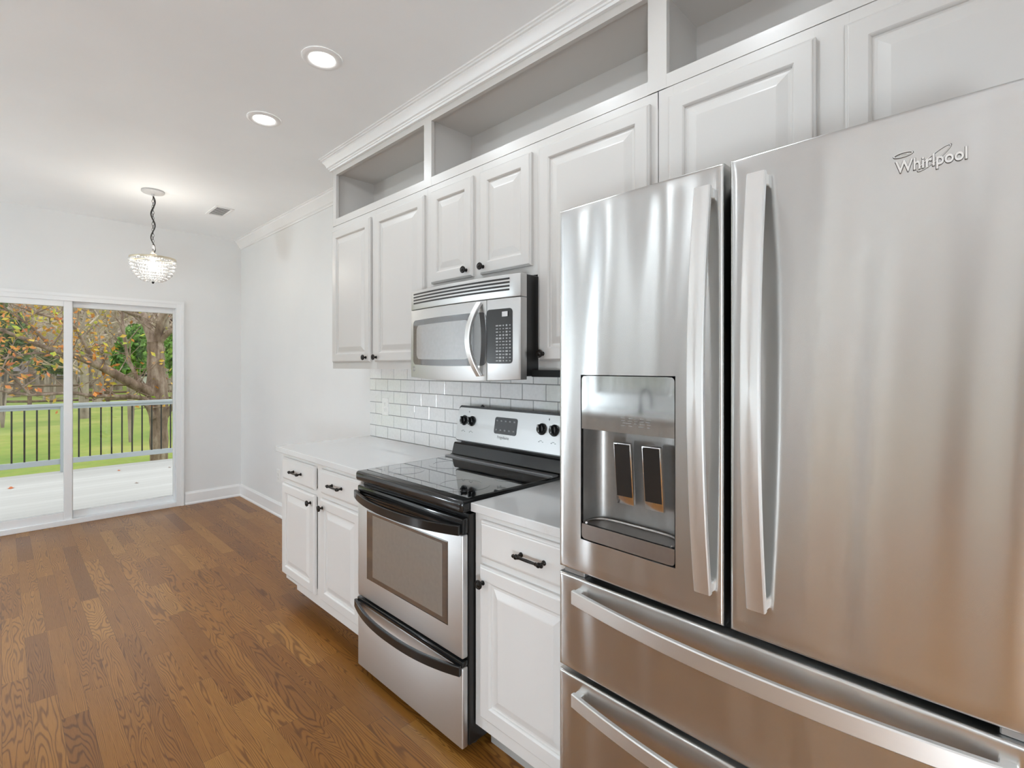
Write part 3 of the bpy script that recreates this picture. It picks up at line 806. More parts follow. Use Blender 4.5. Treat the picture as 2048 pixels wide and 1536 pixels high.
# ------------------------------------------------------------------ microwave
MY0, MY1, MZ0, MZ1 = 1.335, 2.078, 1.348, 1.765
mw = thing('microwave', 'stainless over-the-range microwave with curved handle', 'microwave', (1.62, 1.71, MZ0))
b = new(); box(b, 1.445, XW - 0.012, MY0 + 0.006, MY1 - 0.006, MZ0 + 0.012, MZ1, 0.003, 1); obj('body', b, 'black_satin', mw, label='black microwave case')
def bow(y):
    s = (y - (MY0 + MY1) / 2) / ((MY1 - MY0) / 2)
    return 1.412 - 0.026 * (1 - s * s)
def bow_plate(y0, y1, z0, z1, off, th, mat, name, parent, n=20, rnd=0.004, sm=35, curve_bottom=0.0, label=None, corner=0.0):
    """plate following the bowed front; rounded edges; optional rounded corners"""
    b = new()
    if corner <= 0:
        ys = [y0, y0 + rnd * .3, y0 + rnd] + [y0 + rnd + (y1 - y0 - 2 * rnd) * i / n for i in range(1, n)] + [y1 - rnd, y1 - rnd * .3, y1]
        dy = lambda y: min(y - y0, y1 - y)
        zs = [0, rnd * .3, rnd, None, rnd, rnd * .3, 0]
        grid = []
        for y in ys:
            s = (y - (MY0 + MY1) / 2) / ((MY1 - MY0) / 2)
            zb = z0 - curve_bottom * (1 - s * s)
            col = []
            for z, dz in ((zb, 0), (zb + rnd * .3, rnd * .3), (zb + rnd, rnd), (z1 - rnd, rnd), (z1 - rnd * .3, rnd * .3), (z1, 0)):
                d = min(dy(y), dz); inset = 0 if d >= rnd else rnd - math.sqrt(max(0, rnd * rnd - (rnd - d) ** 2))
                col.append((b.verts.new((bow(y) - off - th + inset, y, z)), b.verts.new((bow(y) - off, y, z))))
            grid.append(col)
        for A, B in zip(grid, grid[1:]):
            for i in range(5):
                b.faces.new((A[i][0], B[i][0], B[i + 1][0], A[i + 1][0]))
                b.faces.new((A[i][1], A[i + 1][1], B[i + 1][1], B[i][1]))
            b.faces.new((A[0][0], A[0][1], B[0][1], B[0][0])); b.faces.new((A[5][0], B[5][0], B[5][1], A[5][1]))
        for G in (grid[0], grid[-1]):
            for i in range(5): b.faces.new((G[i][0], G[i + 1][0], G[i + 1][1], G[i][1]))
    else:
        r = corner
        ys = [y0 + r * (1 - math.cos(R(15 * k))) for k in range(0, 7)] + [y0 + r + (y1 - y0 - 2 * r) * i / n for i in range(1, n)] + [y1 - r * (1 - math.cos(R(15 * k))) for k in range(6, -1, -1)]
        lo, hi = [], []
        for y in ys:
            d = min(y - y0, y1 - y); c = 0 if d >= r else r - math.sqrt(max(0, r * r - (r - d) ** 2))
            s = (y - (MY0 + MY1) / 2) / ((MY1 - MY0) / 2)
            za, zb = z0 + c - curve_bottom * (1 - s * s), z1 - c + curve_bottom * 0.4 * (1 - s * s)
            if zb - za < 1e-4: zb = za + 1e-4
            lo.append([b.verts.new((bow(y) - off - th, y, za)), b.verts.new((bow(y) - off, y, za))]); hi.append([b.verts.new((bow(y) - off - th, y, zb)), b.verts.new((bow(y) - off, y, zb))])
        for i in range(len(ys) - 1):
            b.faces.new((lo[i][0], lo[i + 1][0], hi[i + 1][0], hi[i][0])); b.faces.new((lo[i][1], hi[i][1], hi[i + 1][1], lo[i + 1][1]))
            b.faces.new((lo[i][0], lo[i][1], lo[i + 1][1], lo[i + 1][0])); b.faces.new((hi[i][0], hi[i + 1][0], hi[i + 1][1], hi[i][1]))
        for i in (0, -1): b.faces.new((lo[i][0], hi[i][0], hi[i][1], lo[i][1]))
    return obj(name, b, mat, parent, sm, label)
ZV = 1.672        # seam under the vent
vg = bow_plate(MY0, MY1, ZV + 0.001, MZ1, -0.034, 0.034, 'steel_microwave', 'vent_grille', mw, rnd=0.006)
for k in range(4):
    z = ZV + 0.032 + k * 0.0145
    b = new(); ys = [MY0 + 0.055 + (MY1 - MY0 - 0.085) * i / 20 for i in range(21)]
    bar(b, [(bow(y) + 0.0015, y, z) for y in ys], (0, 0, 1), 0.0078, 0.005); obj('slot', b, 'black_satin', vg)
YD = 1.510        # seam between the door and the controls
md = bow_plate(YD + 0.001, MY1, MZ0, ZV - 0.001, -0.034, 0.034, 'steel_microwave', 'door', mw, rnd=0.003, curve_bottom=0.012)
bow_plate(YD + 0.002, MY1 - 0.028, MZ0 + 0.063, ZV - 0.052, 0.0005, 0.001, 'micro_glass', 'window', md, corner=0.022, curve_bottom=0.010)
bow_plate(YD + 0.100, MY1 - 0.062, MZ0 + 0.090, ZV - 0.078, 0.0017, 0.0006, 'screen_glass', 'window_screen', md, corner=0.025, curve_bottom=0.008)
b = new(); pts = []
for i in range(25):
    s = i / 24; k = 1 - abs(2 * s - 1) ** 2
    y = 1.545 + 0.020 * k
    pts.append((bow(1.545) - 0.006 - 0.046 * k, y, MZ0 + 0.014 + 0.298 * s))
bar(b, pts, (0, 1, 0), 0.028, 0.016); obj('door_handle', b, 'steel_handle', md, 40)
mc = bow_plate(MY0, YD - 0.001, MZ0, ZV - 0.001, -0.034, 0.034, 'steel_microwave', 'control_panel', mw, rnd=0.003, curve_bottom=0.010)
kp = bow_plate(MY0 + 0.040, YD - 0.002, MZ0 + 0.063, ZV - 0.042, 0.0005, 0.001, 'black_satin', 'keypad', mc, corner=0.014)
b = new(); box(b, bow(1.42) - 0.0022, bow(1.42) - 0.0016, 1.395, 1.452, ZV - 0.074, ZV - 0.054); obj('display', b, 'light_gray', mc)
b = new(); random.seed(4)
for r in range(12):
    for c in range(5):
        y = 1.386 + c * 0.0165; z = MZ0 + 0.074 + r * 0.0128
        w, h = random.uniform(.003, .0072), random.uniform(.0015, .0036)
        box(b, bow(y) - 0.0022, bow(y) - 0.0016, y - w, y + w, z - h, z + h)
obj('button_marks', b, 'key_gray', mc)
b = new(); lathe(b, [(0, 0.012), (0.0008, 0.012), (0.0012, 0.010)], (bow(2.045) - 0.0005, 2.043, MZ0 + 0.040), 'x', -1, 24); bd = obj('badge', b, 'badge_dark', md, 30)
b = new(); lathe(b, [(0, 0.0095), (0.0003, 0.0095), (0.0003, 0.008), (0, 0.008)], (bow(2.045) - 0.0018, 2.043, MZ0 + 0.040), 'x', -1, 24, False)
text_into(b, 'GE', 0.011, (bow(2.045) - 0.0019, 2.0505, MZ0 + 0.0362), (0, -1, 0), (0, 0, 1), 0.0001)
obj('badge_letters', b, 'badge', md)
b = new(); box(b, 1.48, XW - 0.03, 0.96, MY0 + 0.005, 1.386 - 0.028, 1.3845); 
o = obj('under_cabinet_plate', b, 'black_matte'); recenter(o); tag(o, 'thin black plate under the wall cabinet right of the microwave', 'plate')

# ------------------------------------------------------------------ refrigerator
FY0, FY1 = -0.075, 0.859
def fx(y): return 1.040 + (0.020 * (y / 0.86) ** 2 if y > 0 else 0.03 * y * y)
fr = thing('refrigerator', 'large stainless French-door refrigerator with two freezer drawers', 'refrigerator', (1.45, 0.39, 0))
b = new(); box(b, 1.168, XW - 0.03, FY0 + 0.006, FY1 - 0.006, 0.05, 1.80, 0.004, 1); obj('cabinet_body', b, 'fridge_side', fr)
b = new(); box(b, 1.15, 1.20, FY0 + 0.01, FY1 - 0.01, 0.0, 0.09, 0.003, 1); obj('base_grille', b, 'dark_gray', fr)
def front(name, y0, y1, z0, z1, hole=None, r=0.007):
    b = new()
    es = [0, 0.08 * r, 0.3 * r, 0.6 * r, r]; ny = int((y1 - y0) / 0.009); nz = max(8, int((z1 - z0) / 0.022))
    ys = [y0 + e for e in es] + [y0 + r + (y1 - y0 - 2 * r) * i / ny for i in range(1, ny)] + [y1 - e for e in reversed(es)]
    zs = [z0 + e for e in es] + [z0 + r + (z1 - z0 - 2 * r) * i / nz for i in range(1, nz)] + [z1 - e for e in reversed(es)]
    if hole:
        hy0, hy1, hz0, hz1 = hole
        ys = sorted([y for y in ys if min(abs(y - hy0), abs(y - hy1)) > 0.008] + [hy0, hy1]); zs = sorted([z for z in zs if min(abs(z - hz0), abs(z - hz1)) > 0.012] + [hz0, hz1])
    V = {}
    def wave(y, z): return 0.00085 * math.sin(2 * PI * (y / 0.150 + 0.16 * math.sin(z * 4.3) + 0.05 * math.sin(z * 11 + 1))) + 0.00040 * math.sin(2 * PI * (y / 0.083 + 0.22 * math.sin(z * 3.1 + 2)))
    def ins(d): return 0 if d >= r else r - math.sqrt(max(0, r * r - (r - d) ** 2))
    for i, y in enumerate(ys):
        for j, z in enumerate(zs):
            V[i, j] = b.verts.new((fx(y) + wave(y, z) * min(1, max(0, min(y - y0, y1 - y, z - z0, z1 - z) / 0.03)) + max(ins(min(y - y0, y1 - y)), ins(min(z - z0, z1 - z))), y, z))
    for i in range(len(ys) - 1):
        for j in range(len(zs) - 1):
            if hole and ys[i] >= hy0 - 1e-6 and ys[i + 1] <= hy1 + 1e-6 and zs[j] >= hz0 - 1e-6 and zs[j + 1] <= hz1 + 1e-6: continue
            b.faces.new((V[i, j], V[i + 1, j], V[i + 1, j + 1], V[i, j + 1]))
    # sides and back
    be = [e for e in b.edges if e.is_boundary]
    ret = bmesh.ops.extrude_edge_only(b, edges=be)
    for v in [g for g in ret['geom'] if isinstance(g, bmesh.types.BMVert)]:
        inner = hole and hy0 - 1e-4 <= v.co.y <= hy1 + 1e-4 and hz0 - 1e-4 <= v.co.z <= hz1 + 1e-4
        v.co.x = v.co.x + 0.012 if inner else 1.122
    if not hole: 
        vs = [b.verts.new((1.122, y, z)) for y, z in ((y0, z0), (y1, z0), (y1, z1), (y0, z1))]; b.faces.new(vs)
    return obj(name, b, 'steel_fridge', fr, 35)
HOLE = (0.519, 0.785, 0.951, 1.378)
ld = front('door', 0.412, FY1, 0.861, 1.821, HOLE)
ld['label'] = 'left refrigerator door with water dispenser'
rd = front('door', FY0, 0.399, 0.861, 1.821)
rd['label'] = 'right refrigerator door with the maker badge'
d1 = front('drawer', FY0, FY1, 0.596, 0.846); d1['label'] = 'upper freezer drawer'
d2 = front('drawer', FY0, FY1, 0.095, 0.583); d2['label'] = 'lower freezer drawer'
b = new(); box(b, 1.144, 1.168, FY0 + 0.012, FY1 - 0.012, 0.10, 1.80); obj('door_gasket', b, 'black_satin', fr)
for y0, y1 in ((FY1 - 0.078, FY1 - 0.012), (FY0 + 0.012, FY0 + 0.078)):
    b = new(); box(b, fx(y0) + 0.012, 1.10, y0, y1, 0.8465, 0.8605, 0.002, 1); obj('hinge_cover', b, 'hinge', fr)
# door handles: flat bars bowed away from the doors
def door_handle(y, par):
    b = new(); pts = []
    for i in range(33):
        s = i / 32; k = 1 - abs(2 * s - 1) ** 2.0
        pts.append((fx(y) - 0.018 - 0.036 * k, y, 0.928 + (1.774 - 0.928) * s))
    bar(b, pts, (0, 1, 0), 0.035, 0.013)
    for z in (0.940, 1.762): box(b, fx(y) - 0.020, fx(y) + 0.004, y - 0.0165, y + 0.0165, z - 0.011, z + 0.011, 0.002, 1)
    obj('handle', b, 'steel_handle', par, 40)
door_handle(0.4475, ld); door_handle(0.3405, rd)
def drawer_handle(z, par):
    b = new(); pts = []; ya, yb = -0.018, 0.797
    for i in range(33):
        s = i / 32; k = 1 - abs(2 * s - 1) ** 2.0; y = ya + (yb - ya) * s
        pts.append((fx(y) - 0.017 - 0.034 * k, y, z))
    bar(b, pts, (0, 0, 1), 0.036, 0.013)
    for y in (ya + 0.012, yb - 0.012): box(b, fx(y) - 0.020, fx(y) + 0.004, y - 0.011, y + 0.011, z - 0.017, z + 0.017, 0.002, 1)
    obj('handle', b, 'steel_bar', par, 40)
drawer_handle(0.801, d1); drawer_handle(0.534, d2)
# maker badge on the right door
lx = fx(0.09) - 0.0006
b = new(); text_into(b, 'Whirlpool', 0.0265, (lx - 0.0016, 0.1265, 1.7195), (0, -1, 0), (0, 0, 1), 0.0010, 0.0004, width=0.088)
bd = obj('badge_lettering', b, 'badge', rd)
b = new(); text_into(b, 'Whirlpool', 0.0265, (lx - 0.0003, 0.1268, 1.7192), (0, -1, 0), (0, 0, 1), 0.0006, 0.0012, width=0.0888); obj('badge_edge', b, 'badge_dark', rd)
def ring(bm, cy, cz, a, bb, ang, w, x, th, seg=48):
    R2 = []
    for i in range(seg):
        t_ = 2 * PI * i / seg
        o = []
        for k in (0, w):
            u, v = (a + k) * math.cos(t_), (bb + k * 0.7) * math.sin(t_)
            yy = cy - (u * math.cos(ang) - v * math.sin(ang)); zz = cz + u * math.sin(ang) + v * math.cos(ang)
            for xx in (x, x - th): o.append(bm.verts.new((xx, yy, zz)))
        R2.append(o)
    for i in range(seg):
        A, B = R2[i], R2[(i + 1) % seg]
        bm.faces.new((A[1], A[3], B[3], B[1])); bm.faces.new((A[0], A[1], B[1], B[0])); bm.faces.new((A[2], B[2], B[3], A[3])); bm.faces.new((A[0], B[0], B[2], A[2]))
b = new(); ring(b, 0.078, 1.7315, 0.0245, 0.0052, R(38), 0.0012, lx - 0.0002, 0.0012); ring(b, 0.117, 1.7480, 0.0115, 0.0030, R(4), 0.0014, lx - 0.0002, 0.0018); ring(b, 0.116, 1.7475, 0.0045, 0.0009, R(6), 0.0010, lx - 0.0002, 0.0018)
obj('badge_swirl', b, 'badge', rd)
b = new(); ring(b, 0.078, 1.7313, 0.0238, 0.0044, R(38), 0.0030, lx + 0.0002, 0.0008); ring(b, 0.117, 1.7479, 0.0106, 0.0022, R(4), 0.0032, lx + 0.0002, 0.0008)
obj('badge_swirl_edge', b, 'badge_dark', rd)
# water and ice dispenser
HY0, HY1, HZ0, HZ1 = 0.5215, 0.7825, 0.9535, 1.3755
dp = None
b = new()
def dplate(bm, y0, y1, z0, z1, off, th, top_r=0.0, bot_r=0.0):
    n = 14; lo, hi = [], []
    ys = sorted(set([y0 + (y1 - y0) * i / n for i in range(n + 1)] + [y0 + e for e in (0.0008, 0.003, 0.006)] + [y1 - e for e in (0.0008, 0.003, 0.006)]))
    rr = 0.010
    for y in ys:
        d = min(y - y0, y1 - y); c = 0 if d >= rr else rr - math.sqrt(max(0, rr * rr - (rr - d) ** 2))
        a, z = z0 + c * bot_r, z1 - c * top_r
        lo.append((bm.verts.new((fx(y) + off, y, a)), bm.verts.new((fx(y) + off + th, y, a)))); hi.append((bm.verts.new((fx(y) + off, y, z)), bm.verts.new((fx(y) + off + th, y, z))))
    for i in range(len(ys) - 1):
        bm.faces.new((lo[i][0], lo[i + 1][0], hi[i + 1][0], hi[i][0])); bm.faces.new((lo[i][1], hi[i][1], hi[i + 1][1], lo[i + 1][1]))
        bm.faces.new((lo[i][0], lo[i][1], lo[i + 1][1], lo[i + 1][0])); bm.faces.new((hi[i][0], hi[i + 1][0], hi[i + 1][1], hi[i][1]))
    for i in (0, -1): bm.faces.new((lo[i][0], hi[i][0], hi[i][1], lo[i][1]))
dplate(b, HY0, HY1, 1.2385, HZ1, 0.002, 0.008, 1, 0)
dp = obj('dispenser', b, 'dispenser', fr, 30, 'glossy gray dispenser panel')
b = new()   # concave recess
nseg = 28; ring_pts = []
for i in range(nseg + 1):
    a = PI * i / nseg
    ca, sa = math.cos(a), math.sin(a)
    cy = (HY0 + HY1) / 2; hw = (HY1 - HY0) / 2 - 0.002
    yy = cy - hw * (abs(ca) ** 0.45) * (1 if ca > 0 else -1); xx = 0.006 + 0.078 * sa ** 0.55
    ring_pts.append((fx(yy) + xx, yy))
lo = [b.verts.new((x, y, 0.992)) for x, y in ring_pts]; hi = [b.verts.new((x, y, 1.2385)) for x, y in ring_pts]
for i in range(nseg): b.faces.new((lo[i], lo[i + 1], hi[i + 1], hi[i]))
b.faces.new(hi); b.faces.new(lo[::-1])
# open the front: the recess shell is the wall, the caps close top and bottom
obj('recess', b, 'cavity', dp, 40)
b = new(); dplate(b, HY0, HY1, HZ0, 0.992, 0.002, 0.010, 0, 1)
pts = []
for i in range(nseg + 1):
    x, y = ring_pts[i]; pts.append((x - 0.012 * (1 if 0 < i < nseg else 0), y + (0.010 if i == 0 else -0.010 if i == nseg else 0), 0.995))
tube(b, pts, 0.0035, 6)
vs = [b.verts.new((p[0], p[1], 0.9935)) for p in pts]; b.faces.new(vs)
obj('drip_tray', b, 'tray', dp, 40)
for y in (0.685, 0.603):
    b = new(); rot = Matrix.Translation((fx(y) + 0.055, y, 1.128)) @ Matrix.Rotation(R(-6), 4, 'Y')
    box(b, -0.006, 0.006, -0.0255, 0.0255, -0.080, 0.080, 0.003, 2); bmesh.ops.transform(b, matrix=rot, verts=b.verts); pd = obj('paddle', b, 'chrome', dp, 30)
    b = new(); box(b, -0.0075, -0.0055, -0.0222, 0.0222, -0.058, 0.0768, 0.001, 1); bmesh.ops.transform(b, matrix=rot, verts=b.verts); obj('paddle_face', b, 'black_satin', dp)
b = new(); random.seed(9)
for r in range(4):
    for c in range(5):
        y = 0.655 - c * 0.017 + random.uniform(-.002, .002); z = 1.275 - r * 0.006
        if random.random() < 0.85: box(b, fx(y) + 0.0012, fx(y) + 0.0021, y - random.uniform(.003, .007), y + random.uniform(.003, .007), z - 0.0007, z + 0.0007)
obj('printed_lettering', b, 'mid_gray', dp)

# ------------------------------------------------------------------ ceiling fixtures
def downlight(x, y, label, group='recessed ceiling lights'):
    t = thing('recessed_light', label, 'ceiling light', (x, y, H - 0.012), group)
    b = new(); lathe(b, [(H - 0.0005, 0.085), (H - 0.004, 0.085), (H - 0.0085, 0.079), (H - 0.010, 0.070), (H - 0.008, 0.058), (H - 0.004, 0.054), (H - 0.0005, 0.054)], (x, y, 0), 'z', 1, 48, False); obj('trim_ring', b, 'trim', t, 40)
    b = new(); lathe(b, [(H - 0.001, 0.0), (H - 0.001, 0.0545), (H - 0.0045, 0.0545), (H - 0.0055, 0.050), (H - 0.0065, 0.0)], (x, y, 0), 'z', 1, 40, False); obj('lens', b, 'lens', t, 60)
    ld = bpy.data.lights.new('downlight', 'AREA'); ld.shape = 'DISK'; ld.size = 0.10; ld.energy = LAMP_W; ld.color = (0.85, 0.935, 1.0)
    lo = bpy.data.objects.new('lamp_light', ld); C.objects.link(lo); lo.parent = t; lo.location = (0, 0, -0.004)
    return t
downlight(0.990, 2.139, 'round recessed ceiling light nearer the cabinets, larger of the two in view')
downlight(1.010, 2.889, 'round recessed ceiling light farther along toward the sliding door, smaller of the two')
for x, y, s in ((1.0, 1.39, 'over the range'), (1.0, 0.64, 'over the refrigerator'), (-1.2, 1.75, 'added over the far aisle nearer the hall'), (-1.2, 2.45, 'added over the far aisle nearer the sink')):  # all unseen; the far-aisle pair is added for streaks in the steel
    downlight(x, y, 'round recessed ceiling light %s, outside the view' % s)

def globe(x, y, z, zb, label, group):  # unseen globes on stands, added to fill the room with light
    t = thing('fill_globe', label, 'lamp', (x, y, zb), group)
    b = new(); lathe(b, [(zb + 0.0005, 0.0), (zb + 0.0005, 0.11), (zb + 0.012, 0.11), (zb + 0.022, 0.03), (zb + 0.03, 0.012), (z - 0.185, 0.012), (z - 0.18, 0.05), (z - 0.150, 0.06), (z - 0.145, 0.0)], (x, y, 0), 'z', 1, 28, False); obj('stand', b, 'trim', t, 35)
    b = new(); bmesh.ops.create_uvsphere(b, u_segments=32, v_segments=20, radius=0.165, matrix=Matrix.Translation((x, y, z))); obj('fill_sphere', b, 'globe', t, 60)
globe(-2.45, 4.60, 0.95, 0, 'added fill globe in the dining corner, outside the view', 'added fill globes')
globe(-1.1, -0.75, 0.78, 0, 'added fill globe behind the viewer, outside the view', 'added fill globes')
globe(-4.5, 2.05, 1.1, 0, 'added fill globe at the sink end of the adjoining room, outside the view', 'added fill globes')
globe(-4.5, -2.0, 1.1, 0, 'added fill globe at the rear end of the adjoining room, outside the view', 'added fill globes')
b = new(); box(b, -6.298, -6.27, -0.75, 0.30, 0.0, 2.05, 0.004, 1); box(b, -6.298, -6.285, -0.65, 0.20, 0.15, 1.95)  # unseen dark slab, added to darken the edge of the refrigerator's reflection
struct('reflection_slab', b, 'slab_brown', 'added dark slab across the adjoining room, darkens the reflection in the right refrigerator door', 'door')
for k, (y0, y1) in enumerate(((-0.84, -0.75), (0.30, 0.39), (1.05, 1.12), (1.55, 1.62))):  # unseen strips, added for vertical streaks in the refrigerator's reflection
    b = new(); box(b, -6.298, -6.275, y0, y1, 0, 2.14 if k < 2 else H - 0.01); struct('trim_%d' % (k + 2), b, 'trim', 'added white strip in the adjoining room, streaks the steel reflection', 'molding')
b = new(); box(b, XL - 0.16, XL + 0.02, 1.35, 1.43, 0, H - 0.001); struct('trim_6', b, 'trim', 'white casing at the sink side of the wide opening', 'molding')

t = thing('pendant_lamp', 'small beaded crystal bowl pendant lamp hanging before the sliding door', 'pendant light', (0.825, 4.69, 2.043))
px, py = 0.825, 4.69
b = new(); lathe(b, [(H - 0.0005, 0.0), (H - 0.0005, 0.074), (H - 0.012, 0.076), (H - 0.018, 0.070), (H - 0.024, 0.045), (H - 0.026, 0.012), (H - 0.040, 0.008), (H - 0.045, 0.0)], (px, py, 0), 'z', 1, 36, False); obj('canopy', b, 'light_gray', t, 35)
b = new()
zc = H - 0.045; i = 0
while zc > 2.285:      # chain links
    L = 0.026; a = 0.0075
    pts = []
    for k in range(17):
        q = 2 * PI * k / 16; u, v = a * math.cos(q), L / 2 * math.sin(q)
        pts.append((px + (u if i % 2 else 0), py + (0 if i % 2 else u), zc - L / 2 + v))
    tube(b, pts, 0.0014, 5, False); zc -= L - 0.004; i += 1
obj('chain', b, 'bronze', t, 40)
b = new(); pts = [(px + 0.012 * math.sin(s * 0.40), py - 0.008 * math.sin(s * 0.40), H - 0.04 - s * 0.0116) for s in range(39)]; tube(b, pts, 0.0048, 6); obj('cord', b, 'black_satin', t, 60)
b = new(); lathe(b, [(2.285, 0.0), (2.284, 0.010), (2.272, 0.012), (2.268, 0.020), (2.240, 0.026), (2.236, 0.05), (2.232, 0.052), (2.231, 0.0)], (px, py, 0), 'z', 1, 28, False); obj('cap', b, 'brass', t, 35)
b = new(); lathe(b, [(2.236, 0.144), (2.236, 0.150), (2.226, 0.151), (2.220, 0.148), (2.220, 0.142), (2.230, 0.141), (2.236, 0.144)], (px, py, 0), 'z', 1, 48, False)
for k in range(4):
    a = PI / 4 + k * PI / 2; tube(b, [(px + 0.03 * math.cos(a), py + 0.03 * math.sin(a), 2.236), (px + 0.145 * math.cos(a), py + 0.145 * math.sin(a), 2.230)], 0.003, 6)
obj('rim', b, 'brass', t, 35)
b = new()
rows = 9
for r in range(rows):
    f = r / (rows - 0.4); ang = f * PI / 2
    rr = 0.1465 * math.cos(ang) ** 0.72; zz = 2.214 - 0.158 * math.sin(ang)
    nb = max(6, int(2 * PI * rr / 0.0185))
    for k in range(nb):
        a = 2 * PI * (k + 0.5 * (r % 2)) / nb
        bmesh.ops.create_icosphere(b, subdivisions=1, radius=0.0094, matrix=Matrix.Translation((px + rr * math.cos(a), py + rr * math.sin(a), zz)))
bd = obj('crystal_bowl', b, 'crystal', t, label='bowl of strung crystal beads')
b = new(); lathe(b, [(2.056, 0.0), (2.052, 0.008), (2.046, 0.009), (2.040, 0.006), (2.037, 0.0)], (px, py, 0), 'z', 1, 16, False); obj('finial', b, 'bronze', t, 40)
b = new(); lathe(b, [(2.232, 0.013), (2.205, 0.014), (2.19, 0.026), (2.165, 0.032), (2.145, 0.026), (2.132, 0.0)], (px, py, 0), 'z', 1, 20, False); obj('bulb', b, 'bulb', t, 60)
pl = bpy.data.lights.new('pendant_glow', 'POINT'); pl.energy = PENDANT_W; pl.shadow_soft_size = 0.05; pl.color = (1, 0.93, 0.83)
po = bpy.data.objects.new('pendant_light', pl); C.objects.link(po); po.parent = t; po.location = (0, 0, 0.28)

t = thing('ceiling_vent', 'small white ceiling air register with dark louvers near the far wall', 'vent', (1.34, 4.885, H - 0.012))
b = new(); vx0, vx1, vy0, vy1 = 1.265, 1.415, 4.735, 5.035
for q in ((vx0, vx0 + 0.022, vy0, vy1), (vx1 - 0.022, vx1, vy0, vy1), (vx0 + 0.022, vx1 - 0.022, vy0, vy0 + 0.022), (vx0 + 0.022, vx1 - 0.022, vy1 - 0.022, vy1)): box(b, *q, H - 0.008, H - 0.0004, 0.002, 1)
obj('frame', b, 'trim', t)
b = new(); box(b, vx0 + 0.02, vx1 - 0.02, vy0 + 0.02, vy1 - 0.02, H - 0.0025, H - 0.0006); obj('backing', b, 'black_satin', t)
for k in range(7):
    y = vy0 + 0.045 + k * 0.035
    b = new(); box(b, vx0 + 0.022, vx1 - 0.022, y - 0.0035, y + 0.0035, H - 0.0075, H - 0.0055); obj('louver', b, 'trim', t)

# ------------------------------------------------------------------ sink side, seen as reflections in the steel
t = thing('base_cabinet', 'white sink base cabinet run along the opposite wall', 'cabinet', (-2.42, 2.6, 0))
b = new(); box(b, XL + 0.012, -2.13, 1.45, 4.0, 0.10, 0.880); box(b, XL + 0.012, -2.20, 1.47, 3.98, 0, 0.10); obj('body', b, 'cabinet', t)
for k in range(5):
    y0 = 1.47 + k * 0.506
    b = new()
    box(b, -2.13, -2.11, y0, y0 + 0.49, 0.14, 0.86, 0.004, 2); obj('door', b, 'cabinet', t)
b = new(); box(b, XL + 0.002, -2.09, 1.42, 4.03, 0.8805, CT, 0.003, 2); o = obj('countertop', b, 'quartz'); recenter(o)
tag(o, 'white quartz countertop with the sink, on the opposite wall', 'countertop', 'white quartz countertops')
t = thing('faucet', 'dark gooseneck faucet on the opposite counter below the window', 'faucet', (-2.45, 2.95, CT))
b = new(); lathe(b, [(CT + 0.0005, 0.028), (CT + 0.01, 0.028), (CT + 0.015, 0.020), (CT + 0.08, 0.018), (CT + 0.085, 0.013)], (-2.45, 2.95, 0), 'z', 1, 20); obj('base', b, 'bronze', t, 35)
b = new(); pts = [(-2.45, 2.95, CT + 0.07)] + [(-2.45 + 0.05 * (1 - math.cos(a)), 2.95 - 0.105 * (1 - math.cos(a)), CT + 0.13 + 0.125 * math.sin(a)) for a in [PI * k / 16 for k in range(17)]] + [(-2.35, 2.74, CT + 0.06)]
tube(b, pts, 0.012, 10); obj('spout', b, 'bronze', t, 50)
t = thing('potted_plant', 'leafy plant in a pale pot on the opposite counter', 'plant', (-2.42, 2.36, CT))
b = new(); lathe(b, [(CT + 0.0005, 0.06), (CT + 0.14, 0.085), (CT + 0.14, 0.075), (CT + 0.12, 0.07), (CT + 0.12, 0.0)], (-2.42, 2.36, 0), 'z', 1, 24); obj('pot', b, 'pot', t, 35)
def leaf_quad(b, c, s, rnd, flat=0.0):
    n = Vector((rnd.gauss(0, 1), rnd.gauss(0, 1), rnd.gauss(0, 1) + flat)).normalized()
    u = n.orthogonal().normalized(); u = Matrix.Rotation(rnd.uniform(0, 6.28), 3, n) @ u; v = n.cross(u)
    u *= s; v *= s * 0.55
    c = Vector(c)
    vs = [b.verts.new(c + u), b.verts.new(c + v + n * s * 0.12), b.verts.new(c - u), b.verts.new(c - v + n * s * 0.12)]
    b.faces.new(vs)
rnd = random.Random(3)
b = new()
for k in range(120):
    d = Vector((rnd.gauss(0, 1), rnd.gauss(0, 1), rnd.gauss(0, 1))).normalized() * (0.13 * rnd.random() ** 0.4)
    leaf_quad(b, (-2.42 + d.x * 0.8, 2.36 + d.y, CT + 0.235 + d.z * 0.8), 0.035, rnd)
for k in range(10):
    a = rnd.uniform(0, 6.28); tube(b, [(-2.42, 2.36, CT + 0.12), (-2.42 + 0.05 * math.cos(a), 2.36 + 0.05 * math.sin(a), CT + 0.22)], 0.003, 5)
obj('foliage', b, 'leaf_dark', t)

# ------------------------------------------------------------------ outside: deck and railing
DY = 9.14
b = new(); box(b, -4.0, 7.0, YB + 0.14, DY, -0.06, -0.02); box(b, -4.0, 7.0, DY - 0.04, DY, -0.30, -0.06)
for x in (-3.8, 1.0, 6.8): box(b, x - 0.07, x + 0.07, DY - 0.2, DY - 0.06, -0.75, -0.06)
o = struct('deck', b, 'deck', 'pale gray wooden deck outside the sliding door', 'deck')
t = thing('deck_railing', 'gray deck railing with thin black balusters along the deck edge', 'railing', (1.2, DY - 0.06, -0.02))
RYc = DY - 0.08
b = new(); box(b, -3.9, 6.9, RYc - 0.045, RYc + 0.045, 0.862, 0.897, 0.004, 1); box(b, -3.9, 6.9, RYc - 0.018, RYc + 0.018, 0.825, 0.862); obj('top_rail', b, 'gray_rail', t)
b = new(); box(b, -3.9, 6.9, RYc - 0.02, RYc + 0.02, 0.085, 0.155, 0.003, 1); obj('bottom_rail', b, 'gray_rail', t)
